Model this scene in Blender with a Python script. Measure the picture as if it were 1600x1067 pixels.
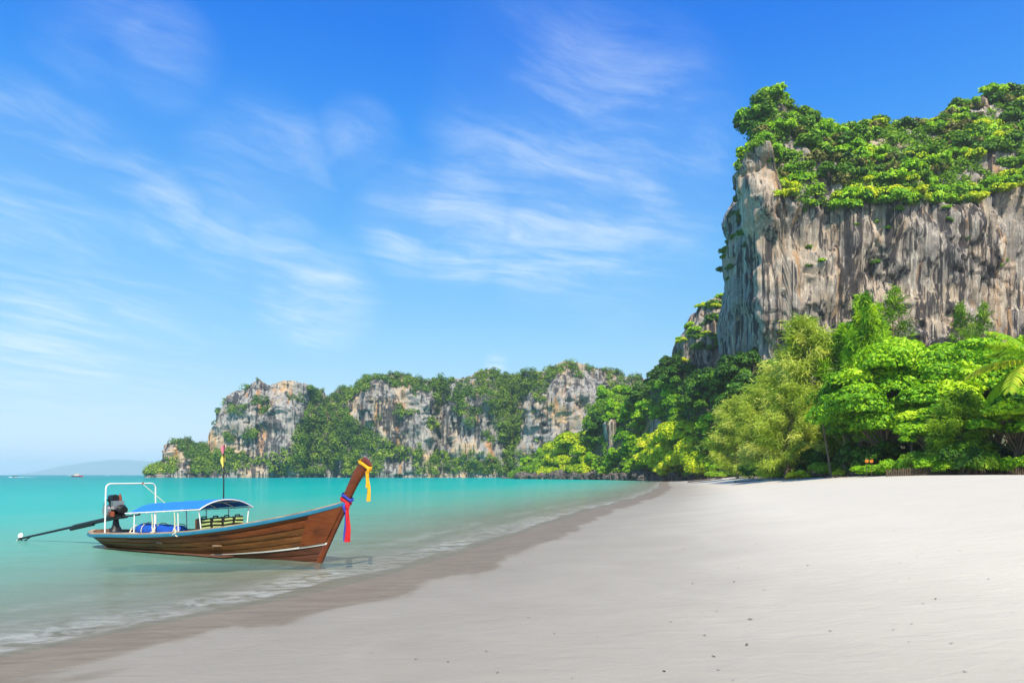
import bpy, bmesh, math, random
import numpy as np
from mathutils import Vector, Matrix

R = math.radians
for o in list(bpy.data.objects):
    bpy.data.objects.remove(o, do_unlink=True)
SC = bpy.context.scene
COL = SC.collection

# ------------------------------------------------------------------ camera, sky, sun, exposure
FPX, CX, HY, EYE = 1066.7, 800.0, 741.5, 2.4          # photograph: focal length in pixels, centre, horizon, eye height
cd = bpy.data.cameras.new('camera')
cd.sensor_width = 36.0
cd.lens = 24.0
cd.shift_y = (HY - 533.5) / 1600.0
cd.clip_start = 0.1
cd.clip_end = 40000
cam = bpy.data.objects.new('camera', cd)
cam.location = (0, 0, EYE)
cam.rotation_euler = (R(90), 0, 0)
COL.objects.link(cam)
SC.camera = cam

SUN_DIR = Vector((0.11, -0.61, 0.78)).normalized()
SUN_EL = math.asin(SUN_DIR.z)
SUN_AZ = math.atan2(SUN_DIR.x, SUN_DIR.y)

SC.view_settings.view_transform = 'Standard'
SC.view_settings.look = 'None'
SC.view_settings.exposure = 0.4
SC.view_settings.gamma = 1.0
SC.view_settings.use_curve_mapping = False
SC.cycles.use_denoising = True
SC.cycles.max_bounces = 5
SC.cycles.use_adaptive_sampling = True
SC.cycles.adaptive_threshold = 0.02
SC.cycles.diffuse_bounces = 3
SC.cycles.glossy_bounces = 3
SC.cycles.transmission_bounces = 4
SC.cycles.transparent_max_bounces = 12
SC.cycles.volume_bounces = 1
SC.cycles.caustics_reflective = False
SC.cycles.caustics_refractive = False

sl = bpy.data.lights.new('sun', 'SUN')
sl.energy = 5.0
sl.angle = R(0.5)
sl.color = (1.0, 0.90, 0.72)
sun = bpy.data.objects.new('sun', sl)
sun.rotation_euler = (-SUN_DIR).to_track_quat('-Z', 'Y').to_euler()
sun.location = (30, -60, 90)
COL.objects.link(sun)


class NT:
    """small node helper"""
    def __init__(s, tree):
        s.t = tree
        s.n = tree.nodes
        s.l = tree.links

    def node(s, typ, **kw):
        n = s.n.new(typ)
        for k, v in kw.items():
            if k.startswith('in_'):
                key = k[3:]
                key = int(key) if key.isdigit() else key.replace('_', ' ')
                s.set(n.inputs[key], v)
            else:
                setattr(n, k, v)
        return n

    def set(s, sock, v):
        if isinstance(v, bpy.types.NodeSocket):
            s.l.new(v, sock)
        else:
            if sock.type == 'RGBA' and not isinstance(v, (int, float)) and len(v) == 3:
                v = (*v, 1)
            sock.default_value = v

    def math(s, op, a, b=None, c=None, clamp=False):
        n = s.n.new('ShaderNodeMath')
        n.operation = op
        n.use_clamp = clamp
        s.set(n.inputs[0], a)
        if b is not None:
            s.set(n.inputs[1], b)
        if c is not None:
            s.set(n.inputs[2], c)
        return n.outputs[0]

    def vmath(s, op, a, b=None):
        n = s.n.new('ShaderNodeVectorMath')
        n.operation = op
        s.set(n.inputs[0], a)
        if b is not None:
            s.set(n.inputs[1], b)
        return n.outputs['Value'] if op in ('DOT_PRODUCT', 'LENGTH', 'DISTANCE') else n.outputs[0]

    def mix(s, f, a, b, blend='MIX'):
        n = s.n.new('ShaderNodeMix')
        n.data_type = 'RGBA'
        n.blend_type = blend
        s.set(n.inputs[0], f)
        s.set(n.inputs[6], a)
        s.set(n.inputs[7], b)
        return n.outputs[2]

    def ramp(s, f, stops, interp='LINEAR'):
        n = s.n.new('ShaderNodeValToRGB')
        e = n.color_ramp.elements
        while len(e) < len(stops):
            e.new(0.5)
        for i, (p, c) in enumerate(stops):
            e[i].position = p
            e[i].color = (*c, 1) if not isinstance(c, (int, float)) else (c, c, c, 1)
        n.color_ramp.interpolation = interp
        s.set(n.inputs[0], f)
        return n.outputs[0]

    def noise(s, vec, scale, detail=4, rough=0.55, dist=0.0, out=0):
        n = s.n.new('ShaderNodeTexNoise')
        s.set(n.inputs['Vector'], vec)
        n.inputs['Scale'].default_value = scale
        n.inputs['Detail'].default_value = detail
        n.inputs['Roughness'].default_value = rough
        n.inputs['Distortion'].default_value = dist
        return n.outputs[out]

    def mapping(s, vec, scale=(1, 1, 1), rot=(0, 0, 0), loc=(0, 0, 0)):
        n = s.n.new('ShaderNodeMapping')
        s.set(n.inputs[0], vec)
        n.inputs['Location'].default_value = loc
        n.inputs['Rotation'].default_value = rot
        n.inputs['Scale'].default_value = scale
        return n.outputs[0]

    def smooth(s, v, a, b):
        n = s.n.new('ShaderNodeMapRange')
        n.interpolation_type = 'SMOOTHSTEP'
        s.set(n.inputs[0], v)
        n.inputs[1].default_value = a
        n.inputs[2].default_value = b
        return n.outputs[0]


def wpt(px, py, depth):
    """a pixel of the photograph at a given distance along +Y -> a place on the site"""
    return Vector(((px - CX) / FPX * depth, depth, EYE + (HY - py) / FPX * depth))


# --- world: Nishita sky, deepened, with thin cirrus
world = bpy.data.worlds.new('World')
SC.world = world
world.use_nodes = True
w = NT(world.node_tree)
w.n.clear()
sky = w.node('ShaderNodeTexSky', sky_type='NISHITA')
sky.sun_disc = False
sky.sun_elevation = SUN_EL
sky.sun_rotation = SUN_AZ
sky.altitude = 0
sky.air_density = 1.0
sky.dust_density = 0.6
sky.ozone_density = 3.0
SKY_STRENGTH = 0.09
tc = w.node('ShaderNodeTexCoord')
D = tc.outputs['Generated']
sep = w.node('ShaderNodeSeparateXYZ', in_0=D)
up = w.math('MAXIMUM', sep.outputs[2], 0.0)
# a clear tropical sky is more saturated than the model: push the channels apart
norm = w.mix(1.0, sky.outputs[0], (SKY_STRENGTH, SKY_STRENGTH, SKY_STRENGTH), 'MULTIPLY')
gam = w.node('ShaderNodeSeparateColor', in_0=norm)
skyc = w.ramp(gam.outputs[0], [(0.05, (0.002, 0.11, 0.50)), (0.082, (0.003, 0.19, 0.80)), (0.10, (0.030, 0.29, 0.87)), (0.15, (0.15, 0.49, 0.92)), (0.24, (0.33, 0.67, 0.94)), (0.40, (0.60, 0.83, 0.96)), (0.53, (0.78, 0.91, 0.98)), (0.8, (0.88, 0.94, 0.98))])
# cirrus sheet, projected on a high plane
den = w.math('ADD', up, 0.10)
cu = w.math('DIVIDE', sep.outputs[0], den)
cv = w.math('DIVIDE', sep.outputs[1], den)
cvec = w.node('ShaderNodeCombineXYZ', in_0=cu, in_1=cv, in_2=0.0).outputs[0]
flow = w.noise(cvec, 1.1, 3, 0.5, 0.4, out=1)
flow = w.vmath('SUBTRACT', flow, (0.5, 0.5, 0.5))
warp = w.node('ShaderNodeVectorMath', operation='MULTIPLY_ADD', in_0=flow, in_1=(0.55, 0.55, 0.0), in_2=cvec).outputs[0]
def aniso(ang, along, across, seed, det, rough):
    v = w.mapping(w.mapping(warp, (1, 1, 1), (0, 0, R(-ang)), (seed, seed * 0.7, 0)), (along, across, 1))
    return w.noise(v, 1.0, det, rough, 0.2)


side_w = w.smooth(cu, -0.95, -0.45)        # the wisps fan out: steeper at left, flatter towards the cliff
s_left = w.math('ADD', w.math('MULTIPLY', aniso(58, 1.2, 4.6, 1.3, 10, 0.66), 0.7), w.math('MULTIPLY', aniso(48, 3.5, 8.0, 4.1, 7, 0.6), 0.3))
s_right = w.math('ADD', w.math('MULTIPLY', aniso(26, 1.3, 4.4, 7.7, 10, 0.66), 0.7), w.math('MULTIPLY', aniso(40, 3.4, 7.0, 9.2, 7, 0.6), 0.3))
wisp = w.node('ShaderNodeMix', data_type='FLOAT')
w.set(wisp.inputs[0], side_w)
w.set(wisp.inputs[2], s_left)
w.set(wisp.inputs[3], s_right)
wisp = wisp.outputs[0]
patch = w.noise(w.mapping(cvec, (1, 1, 1), (0, 0, 0), (4.3, 0.2, 0)), 0.75, 3, 0.5, 0.3)


def blob(px, py, rad, amt):
    d = (wpt(px, py, 1000) - Vector((0, 0, EYE))).normalized()
    dot = w.vmath('DOT_PRODUCT', w.vmath('NORMALIZE', D), tuple(d))
    return w.math('MULTIPLY', w.smooth(dot, math.cos(rad), math.cos(rad * 0.15)), amt)


blobs = None
for b in ((170, 70, 0.09, .4), (250, 95, 0.08, .62), (30, 215, 0.09, .5), (110, 245, 0.08, .5), (190, 290, 0.07, .5), (260, 335, 0.07, .75), (80, 450, 0.27, .55), (340, 395, 0.08, .7), (390, 255, .11, .5), (460, 260, .08, .5),
          (440, 400, 0.08, 0.8), (500, 462, 0.10, 0.9), (450, 465, 0.07, .8), (640, 345, 0.10, 0.85), (720, 350, 0.11, 1.0), (840, 380, 0.11, .85), (940, 280, 0.22, 0.82), (900, 200, 0.17, 0.72), (820, 260, .16, .6), (800, 120, .12, .3),
          (860, 90, 0.10, 0.3), (60, 535, 0.11, 0.9), (130, 550, .08, .8), (1040, 235, 0.12, .75), (560, 230, .07, .5), (1000, 340, .13, .6), (775, 568, 0.022, 1.0)):
    v = blob(*b)
    blobs = v if blobs is None else w.math('MAXIMUM', blobs, v)
cover = w.math('MAXIMUM', blobs, w.math('MULTIPLY', w.smooth(patch, 0.64, 0.84), 0.35))
thin = w.smooth(w.math('ADD', wisp, w.math('MULTIPLY', cover, 0.10)), 0.47, 0.80)
cl = w.math('MULTIPLY', w.math('MULTIPLY', thin, cover), 0.80, clamp=True)
cl = w.math('ADD', cl, w.math('MULTIPLY', cover, 0.09), clamp=True)
skyc = w.mix(w.math('MULTIPLY', cl, 0.85), skyc, (0.88, 0.97, 1.0))
skyc = w.mix(1.0, skyc, (0.78, 0.80, 0.82), 'MULTIPLY')
# the world's strength stays inside the daylight range: colours above are already scaled, so divide back
back = w.mix(1.0, skyc, (1 / SKY_STRENGTH,) * 3, 'MULTIPLY')
bg = w.node('ShaderNodeBackground', in_0=back, in_1=SKY_STRENGTH)
wo = w.node('ShaderNodeOutputWorld')
w.l.new(bg.outputs[0], wo.inputs[0])

# ------------------------------------------------------------------ helpers
rng = np.random.default_rng(7)
random.seed(7)


def _hash(ix, iy, iz, seed):
    n = (ix * 374761393 + iy * 668265263 + iz * 1274126177 + seed * 974634777) & 0xFFFFFFFF
    n = ((n ^ (n >> 13)) * 1274126177) & 0xFFFFFFFF
    n = (n ^ (n >> 16)) & 0xFFFFFFFF
    return n / 4294967295.0


def vnoise(x, y, z, seed=0):
    """value noise in 0..1"""
    x, y, z = np.broadcast_arrays(np.asarray(x, float), np.asarray(y, float), np.asarray(z, float))
    ix, iy, iz = (np.floor(a).astype(np.int64) for a in (x, y, z))
    fx, fy, fz = x - ix, y - iy, z - iz
    fx, fy, fz = (f * f * f * (f * (f * 6 - 15) + 10) for f in (fx, fy, fz))
    r = 0
    for a in (0, 1):
        wx = fx if a else 1 - fx
        for b in (0, 1):
            wy = fy if b else 1 - fy
            for c in (0, 1):
                r = r + wx * wy * (fz if c else 1 - fz) * _hash(ix + a, iy + b, iz + c, seed)
    return r


def fbm(x, y, z, seed=0, oct=4, gain=0.5):
    s, a, t = 0, 1.0, 0
    for i in range(oct):
        s = s + a * (vnoise(x * 2 ** i, y * 2 ** i, z * 2 ** i, seed + i * 17) - 0.5)
        t += a
        a *= gain
    return s / t * 2          # about -1..1


def sstep(a, b, x):
    t = np.clip((np.asarray(x, float) - a) / (b - a), 0, 1)
    return t * t * (3 - 2 * t)


def mesh_np(name, verts, faces, attrs=None, smooth=False):
    """fast mesh from arrays; faces is (n,k) or a list of such arrays"""
    me = bpy.data.meshes.new(name)
    v = np.ascontiguousarray(np.asarray(verts, np.float32).reshape(-1, 3))
    fl = faces if isinstance(faces, list) else [faces]
    fl = [np.asarray(f, np.int32) for f in fl if len(f)]
    loops = np.concatenate([f.ravel() for f in fl])
    tot = np.concatenate([np.full(len(f), f.shape[1], np.int32) for f in fl])
    st = np.concatenate([[0], np.cumsum(tot)[:-1]]).astype(np.int32)
    me.vertices.add(len(v))
    me.vertices.foreach_set('co', v.ravel())
    me.loops.add(len(loops))
    me.loops.foreach_set('vertex_index', loops)
    me.polygons.add(len(tot))
    me.polygons.foreach_set('loop_start', st)
    me.polygons.foreach_set('loop_total', tot)
    if smooth:
        me.polygons.foreach_set('use_smooth', np.ones(len(tot), bool))
    for k, a in (attrs or {}).items():
        at = me.attributes.new(k, 'FLOAT', 'POINT')
        at.data.foreach_set('value', np.asarray(a, np.float32))
    me.update(calc_edges=True)
    return me


def put(name, me, mat=None, parent=None):
    o = bpy.data.objects.new(name, me)
    COL.objects.link(o)
    if mat is not None and not me.materials:
        me.materials.append(mat)
    if parent is not None:
        o.parent = parent
    return o


def thing(name, label, cat, loc=(0, 0, 0), rz=0, group=None):
    o = bpy.data.objects.new(name, None)
    o.empty_display_size = 0.3
    COL.objects.link(o)
    o.location = loc
    o.rotation_euler = (0, 0, rz)
    return tag(o, label, cat, group)


def tag(o, label, cat, group=None):
    o['label'] = label
    o['category'] = cat
    if group:
        o['group'] = group
    return o


def structure(o):
    o['kind'] = 'structure'
    return o


def copy_tree(o, parent=None):
    c = o.copy()
    COL.objects.link(c)
    if parent is not None:
        c.parent = parent
    for ch in list(o.children):
        copy_tree(ch, c)
    return c


class MB:
    """collects boxes, tubes and sheets into one mesh"""
    def __init__(s):
        s.v, s.f = [], []

    def add(s, verts, faces):
        n = len(s.v)
        s.v += [tuple(p) for p in verts]
        s.f += [tuple(i + n for i in f) for f in faces]
        return s

    def box(s, c, d, rot=None):
        m = rot if rot is not None else Matrix.Identity(3)
        c = Vector(c)
        P = [c + m @ Vector((x * d[0] / 2, y * d[1] / 2, z * d[2] / 2)) for z in (-1, 1) for y in (-1, 1) for x in (-1, 1)]
        return s.add(P, [(0, 2, 3, 1), (4, 5, 7, 6), (0, 1, 5, 4), (2, 6, 7, 3), (0, 4, 6, 2), (1, 3, 7, 5)])

    def tube(s, pts, rad, n=8, cap=True):
        pts = [Vector(p) for p in pts]
        rad = [rad] * len(pts) if isinstance(rad, (int, float)) else rad
        rings, up = [], None
        for i, p in enumerate(pts):
            t = (pts[min(i + 1, len(pts) - 1)] - pts[max(i - 1, 0)]).normalized()
            if up is None:
                up = Vector((0, 0, 1)) if abs(t.z) < 0.9 else Vector((1, 0, 0))
            a = t.cross(up).normalized()
            up = a.cross(t).normalized()
            rings.append([p + (a * math.cos(k * 2 * math.pi / n) + up * math.sin(k * 2 * math.pi / n)) * rad[i] for k in range(n)])
        V = [q for r in rings for q in r]
        F = []
        for i in range(len(rings) - 1):
            for k in range(n):
                F.append((i * n + k, i * n + (k + 1) % n, (i + 1) * n + (k + 1) % n, (i + 1) * n + k))
        if cap:
            F.append(tuple(range(n - 1, -1, -1)))
            F.append(tuple((len(rings) - 1) * n + k for k in range(n)))
        return s.add(V, F)

    def grid(s, rows, close=False):
        """rows: list of equally long point lists"""
        m = len(rows[0])
        V = [p for r in rows for p in r]
        F = []
        for i in range(len(rows) - 1):
            for k in range(m if close else m - 1):
                F.append((i * m + k, i * m + (k + 1) % m, (i + 1) * m + (k + 1) % m, (i + 1) * m + k))
        return s.add(V, F)

    def build(s, name, mat, parent=None, smooth=False, bevel=0, solid=0):
        me = bpy.data.meshes.new(name)
        me.from_pydata(s.v, [], s.f)
        bm = bmesh.new()
        bm.from_mesh(me)
        if solid:
            r = bmesh.ops.solidify(bm, geom=bm.faces[:], thickness=solid)
        bmesh.ops.recalc_face_normals(bm, faces=bm.faces[:])
        if bevel:
            es = [e for e in bm.edges if len(e.link_faces) == 2 and e.calc_face_angle(0) > 0.6]
            bmesh.ops.bevel(bm, geom=es, offset=bevel, segments=2, affect='EDGES', profile=0.6)
        bm.to_mesh(me)
        bm.free()
        if smooth:
            me.polygons.foreach_set('use_smooth', [True] * len(me.polygons))
            try:
                me.set_sharp_from_angle(angle=R(40))
            except Exception:
                pass
        return put(name, me, mat, parent)


# ------------------------------------------------------------------ materials
MATS = {}


def material(name):
    m = bpy.data.materials.new(name)
    m.use_nodes = True
    t = NT(m.node_tree)
    t.n.clear()
    out = t.node('ShaderNodeOutputMaterial')
    MATS[name] = m
    return m, t, out


def plain(name, col, rough=0.5, metal=0.0, var=0.18, scale=9.0, spec=0.5, bump=0.0, bscale=40.0):
    """painted or bare surface with uneven colour and fine relief"""
    m, t, out = material(name)
    co = t.node('ShaderNodeTexCoord').outputs['Object']
    nz = t.noise(co, scale, 5, 0.6)
    c = t.mix(nz, tuple(x * (1 - var) for x in col), tuple(min(1, x * (1 + var)) for x in col))
    p = t.node('ShaderNodeBsdfPrincipled', in_Base_Color=c, in_Roughness=rough, in_Metallic=metal)
    p.inputs['Specular IOR Level'].default_value = spec
    if bump:
        b = t.node('ShaderNodeBump', in_Height=t.noise(co, bscale, 4))
        b.inputs['Strength'].default_value = bump
        t.l.new(b.outputs[0], p.inputs['Normal'])
    t.l.new(p.outputs[0], out.inputs[0])
    return m


def foliage(name, stops, trans=0.35, rough=0.55, objvar=0.12):
    """leaves: a colour per leaf ('tone'), light passing through them"""
    m, t, out = material(name)
    at = t.node('ShaderNodeAttribute', attribute_name='tone')
    oi = t.node('ShaderNodeObjectInfo')
    f = t.math('ADD', at.outputs['Fac'], t.math('MULTIPLY', t.math('SUBTRACT', oi.outputs['Random'], 0.5), objvar), clamp=True)
    c = t.ramp(f, stops)
    p = t.node('ShaderNodeBsdfPrincipled', in_Base_Color=c, in_Roughness=rough)
    p.inputs['Specular IOR Level'].default_value = 0.25
    tl = t.node('ShaderNodeBsdfTranslucent', in_Color=t.mix(1.0, c, (1.25, 1.2, 0.6), 'MULTIPLY'))
    mx = t.node('ShaderNodeMixShader')
    mx.inputs[0].default_value = trans
    t.l.new(p.outputs[0], mx.inputs[1])
    t.l.new(tl.outputs[0], mx.inputs[2])
    t.l.new(mx.outputs[0], out.inputs[0])
    return m


LEAF_BRIGHT = foliage('leaf_bright', [(0, (0.06, 0.20, 0.008)), (0.4, (0.20, 0.46, 0.012)), (0.75, (0.38, 0.64, 0.016)), (1, (0.56, 0.74, 0.03))], 0.28)
LEAF_LIME = foliage('leaf_lime', [(0, (0.18, 0.33, 0.008)), (0.4, (0.48, 0.64, 0.010)), (0.8, (0.70, 0.74, 0.018)), (1, (0.80, 0.78, 0.08))], 0.28)
LEAF_MID = foliage('leaf_mid', [(0, (0.05, 0.14, 0.010)), (0.5, (0.15, 0.33, 0.016)), (1, (0.34, 0.52, 0.03))], 0.28)
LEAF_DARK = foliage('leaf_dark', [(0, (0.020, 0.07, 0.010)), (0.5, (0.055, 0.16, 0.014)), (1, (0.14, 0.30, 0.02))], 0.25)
LEAF_CASU = foliage('leaf_casuarina', [(0, (0.17, 0.28, 0.02)), (0.5, (0.43, 0.56, 0.06)), (1, (0.72, 0.76, 0.18))], 0.32)
LEAF_OLIVE = foliage('leaf_olive', [(0, (0.07, 0.085, 0.02)), (0.5, (0.20, 0.21, 0.05)), (1, (0.42, 0.38, 0.13))], 0.25)
LEAF_PALM = foliage('leaf_palm', [(0, (0.10, 0.26, 0.010)), (0.5, (0.24, 0.48, 0.015)), (0.85, (0.48, 0.62, 0.03)), (1, (0.74, 0.70, 0.08))], 0.35)
LEAF_FAR = foliage('leaf_far', [(0, (0.035, 0.09, 0.016)), (0.4, (0.10, 0.20, 0.022)), (0.75, (0.22, 0.35, 0.03)), (1, (0.40, 0.48, 0.05))], 0.25)
BARK = plain('bark', (0.20, 0.15, 0.11), 0.9, var=0.4, scale=3, bump=0.6, bscale=8)
BARK_PALE = plain('bark_pale', (0.34, 0.28, 0.22), 0.9, var=0.4, scale=3, bump=0.6, bscale=8)


def rock_material(name, grey, tan, pale, dark, orange, warm=0.5, scale=1.0):
    m, t, out = material(name)
    co = t.node('ShaderNodeTexCoord').outputs['Object']
    co = t.mapping(co, (scale, scale, scale))
    big = t.noise(co, 0.045, 4, 0.6, 0.3)
    tanm = t.smooth(big, 0.60 - 0.2 * warm, 0.75 - 0.2 * warm)
    c = t.mix(tanm, grey, tan)
    # weather streaks: dark, pale and rusty bands running down the face, gathered in clusters
    st1 = t.noise(t.mapping(co, (0.62, 0.62, 0.016)), 1.0, 7, 0.66, 0.35)
    st2 = t.noise(t.mapping(co, (1.2, 1.2, 0.022), loc=(13, 5, 2)), 1.0, 5, 0.6, 0.3)
    st3 = t.noise(t.mapping(co, (0.25, 0.25, 0.03), loc=(3, 25, 7)), 1.0, 5, 0.6, 0.5)
    gather = t.noise(t.mapping(co, (0.07, 0.07, 0.03), loc=(31, 8, 4)), 1.0, 3, 0.6, 0.5)
    c = t.mix(t.math('MULTIPLY', t.smooth(st2, 0.52, 0.64), 0.80), c, pale)
    c = t.mix(t.math('MULTIPLY', t.smooth(st3, 0.55, 0.66), 0.70), c, orange)
    dk = t.math('ADD', st1, t.math('MULTIPLY', t.math('SUBTRACT', gather, 0.5), 0.55))
    c = t.mix(t.math('MULTIPLY', t.smooth(dk, 0.475, 0.575), 0.94), c, dark)
    fine = t.noise(co, 1.6, 6, 0.65)
    c = t.mix(t.smooth(fine, 0.35, 0.75), t.mix(1.0, c, (0.74, 0.74, 0.76), 'MULTIPLY'), c)
    p = t.node('ShaderNodeBsdfPrincipled', in_Base_Color=c, in_Roughness=0.92)
    p.inputs['Specular IOR Level'].default_value = 0.2
    h = t.math('ADD', t.noise(t.mapping(co, (1, 1, 0.16)), 0.9, 8, 0.62), t.math('MULTIPLY', t.noise(co, 3.0, 4), 0.3))
    b = t.node('ShaderNodeBump', in_Height=h)
    b.inputs['Strength'].default_value = 0.9
    b.inputs['Distance'].default_value = 1.2
    t.l.new(b.outputs[0], p.inputs['Normal'])
    t.l.new(p.outputs[0], out.inputs[0])
    return m


ROCK_CLIFF = rock_material('limestone_cliff', (0.35, 0.31, 0.285), (0.54, 0.425, 0.325), (0.74, 0.66, 0.56), (0.045, 0.042, 0.05), (0.50, 0.27, 0.11), 0.72)
ROCK_FAR = rock_material('limestone_far', (0.33, 0.315, 0.31), (0.58, 0.41, 0.25), (0.60, 0.54, 0.46), (0.055, 0.055, 0.065), (0.60, 0.26, 0.07), 0.62, 0.55)
ROCK_SHORE = rock_material('shore_rock', (0.13, 0.11, 0.10), (0.22, 0.17, 0.13), (0.38, 0.34, 0.30), (0.025, 0.022, 0.022), (0.17, 0.11, 0.065), 0.3, 3.0)
# ------------------------------------------------------------------ beach and sea
SHORE_Y = np.array([-4000, -60, 0, 6, 9.9, 13, 17.3, 29, 50, 77, 120, 180, 236, 330, 420, 700, 12000])
SHORE_X = np.array([-80, -22, -10.4, -8.5, -6.4, -4.6, -2.9, 0.2, 6.2, 14.5, 25.8, 39, 52, 75, 120, 200, 200])
TREE_Y = np.array([-4000, 0, 50, 70, 85, 110, 160, 250, 330, 12000])
TREE_X = np.array([42, 42, 42.5, 42.5, 42.5, 45, 55, 78, 90, 300])
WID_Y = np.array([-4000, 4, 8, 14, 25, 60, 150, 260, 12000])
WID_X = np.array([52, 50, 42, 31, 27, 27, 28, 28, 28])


def smooth_table(y, tx, ty):
    y = np.asarray(y, float)
    h = 0.03 * np.abs(y) + 0.6
    return sum(np.interp(y + k * h, tx, ty) for k in (-2, -1, 0, 1, 2)) / 5


def shore_x(y):
    return smooth_table(y, SHORE_Y, SHORE_X) + 0.35 * fbm(np.asarray(y) * 0.11, 3.3, 0, 5, 3)


def tree_x(y):
    return smooth_table(y, TREE_Y, TREE_X)


def ground_z(x, y):
    x, y = np.asarray(x, float), np.asarray(y, float)
    d = (x - shore_x(y)) * 0.93
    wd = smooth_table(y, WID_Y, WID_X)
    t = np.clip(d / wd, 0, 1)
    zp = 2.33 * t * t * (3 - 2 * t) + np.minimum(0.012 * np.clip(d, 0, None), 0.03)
    zm = -np.minimum(0.075 * -d, 1.2 + 0.02 * -d)
    z = np.where(d > 0, zp, np.maximum(zm, -6.0))
    z = z + 0.05 * fbm(x * 0.12, y * 0.12, 0, 21, 3) * sstep(4, 14, d)
    inland = x - tree_x(y)
    z = z + sstep(1, 9, inland) * (0.25 + 0.3 * fbm(x * 0.2, y * 0.2, 0, 33, 3))
    return z


def lattice(xs_off, ys):
    Y, O = np.meshgrid(ys, xs_off, indexing='ij')
    X = shore_x(Y) + O
    nr, nc = Y.shape
    i = np.arange(nr - 1)[:, None] * nc + np.arange(nc - 1)[None]
    F = np.stack([i, i + 1, i + nc + 1, i + nc], -1).reshape(-1, 4)
    return X, Y, O, F


ys = np.concatenate([np.linspace(-3500, -60, 9), np.linspace(-50, 2, 20), np.arange(2.3, 30, 0.22), np.arange(30, 100, 0.6),
                     np.arange(100, 300, 2.0), np.geomspace(300, 14100, 42)])
xo = np.concatenate([-np.geomspace(14500, 45, 28), np.arange(-44, -12, 1.0), np.arange(-12, 22, 0.25), np.arange(22, 90, 1.1), np.geomspace(90, 9000, 22)])
X, Y, O, F = lattice(xo, ys)
Z = ground_z(X, Y)
dist = O * 0.93
inl = X - tree_x(Y)
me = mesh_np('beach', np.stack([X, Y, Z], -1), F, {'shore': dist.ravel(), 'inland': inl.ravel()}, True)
m, t, out = material('sand')
co = t.node('ShaderNodeTexCoord').outputs['Object']
sh = t.node('ShaderNodeAttribute', attribute_name='shore').outputs['Fac']
inn = t.node('ShaderNodeAttribute', attribute_name='inland').outputs['Fac']
sx = t.node('ShaderNodeSeparateXYZ', in_0=co)
edge = t.noise(t.mapping(co, (0.55, 0.16, 0.3)), 1.0, 3, 0.5, 0.6)
edge2 = t.noise(co, 0.35, 4, 0.6, 0.8)
tongue = t.math('ADD', t.math('MULTIPLY', t.math('SUBTRACT', edge, 0.5), 2.6), t.math('MULTIPLY', t.math('SUBTRACT', edge2, 0.5), 1.3))
wl = t.math('ADD', sh, tongue)
wet = t.math('SUBTRACT', 1.0, t.smooth(wl, 1.9, 2.4))
# foreground shading painted into the sand colour, fading with ground height
low_shade = t.math('SUBTRACT', 1.0, t.smooth(t.math('ADD', sx.outputs[2], t.math('MULTIPLY', t.math('SUBTRACT', edge2, 0.5), 0.25)), -0.05, 0.86))
grain = t.noise(co, 55.0, 4, 0.7)
mid = t.noise(t.mapping(co, (0.5, 0.5, 0.5)), 1.0, 6, 0.6, 0.4)
dry = t.mix(mid, (0.495, 0.450, 0.380), (0.57, 0.520, 0.443))  # sand colour outside the painted foreground shading
shade_sand = t.mix(mid, (0.20, 0.181, 0.152), (0.24, 0.218, 0.185))
c = t.mix(t.math('MULTIPLY', low_shade, 0.92), dry, shade_sand)
rip = t.noise(t.mapping(co, (0.9, 3.2, 1), (0, 0, R(-26))), 1.0, 5, 0.6, 1.2)
wetc = t.mix(t.smooth(rip, 0.35, 0.7), (0.15, 0.112, 0.073), (0.205, 0.160, 0.108))
c = t.mix(t.math('MULTIPLY', wet, 0.8), c, wetc)
c = t.mix(t.math('MULTIPLY', t.smooth(grain, 0.55, 0.8), 0.16), c, t.mix(1.0, c, (0.55, 0.52, 0.5), 'MULTIPLY'))
soil = t.mix(t.noise(co, 0.8, 5, 0.7), (0.045, 0.035, 0.022), (0.12, 0.095, 0.06))
c = t.mix(t.smooth(t.math('ADD', inn, t.math('MULTIPLY', t.math('SUBTRACT', edge2, 0.5), 2.5)), -0.6, 0.5), c, soil)
ro = t.math('SUBTRACT', 0.95, t.math('MULTIPLY', wet, 0.30))
p = t.node('ShaderNodeBsdfPrincipled', in_Base_Color=c, in_Roughness=ro)
p.inputs['Specular IOR Level'].default_value = 0.3
h = t.math('ADD', t.math('MULTIPLY', grain, 0.010), t.math('MULTIPLY', t.noise(t.mapping(co, (1.0, 1.9, 1)), 1.6, 5, 0.55, 0.6), 0.05))
h = t.math('ADD', h, t.math('MULTIPLY', rip, t.math('MULTIPLY', wet, 0.02)))
b = t.node('ShaderNodeBump', in_Height=h)
b.inputs['Strength'].default_value = 0.55
b.inputs['Distance'].default_value = 1.0
t.l.new(b.outputs[0], p.inputs['Normal'])
t.l.new(p.outputs[0], out.inputs[0])
structure(put('beach', me, m))

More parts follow.
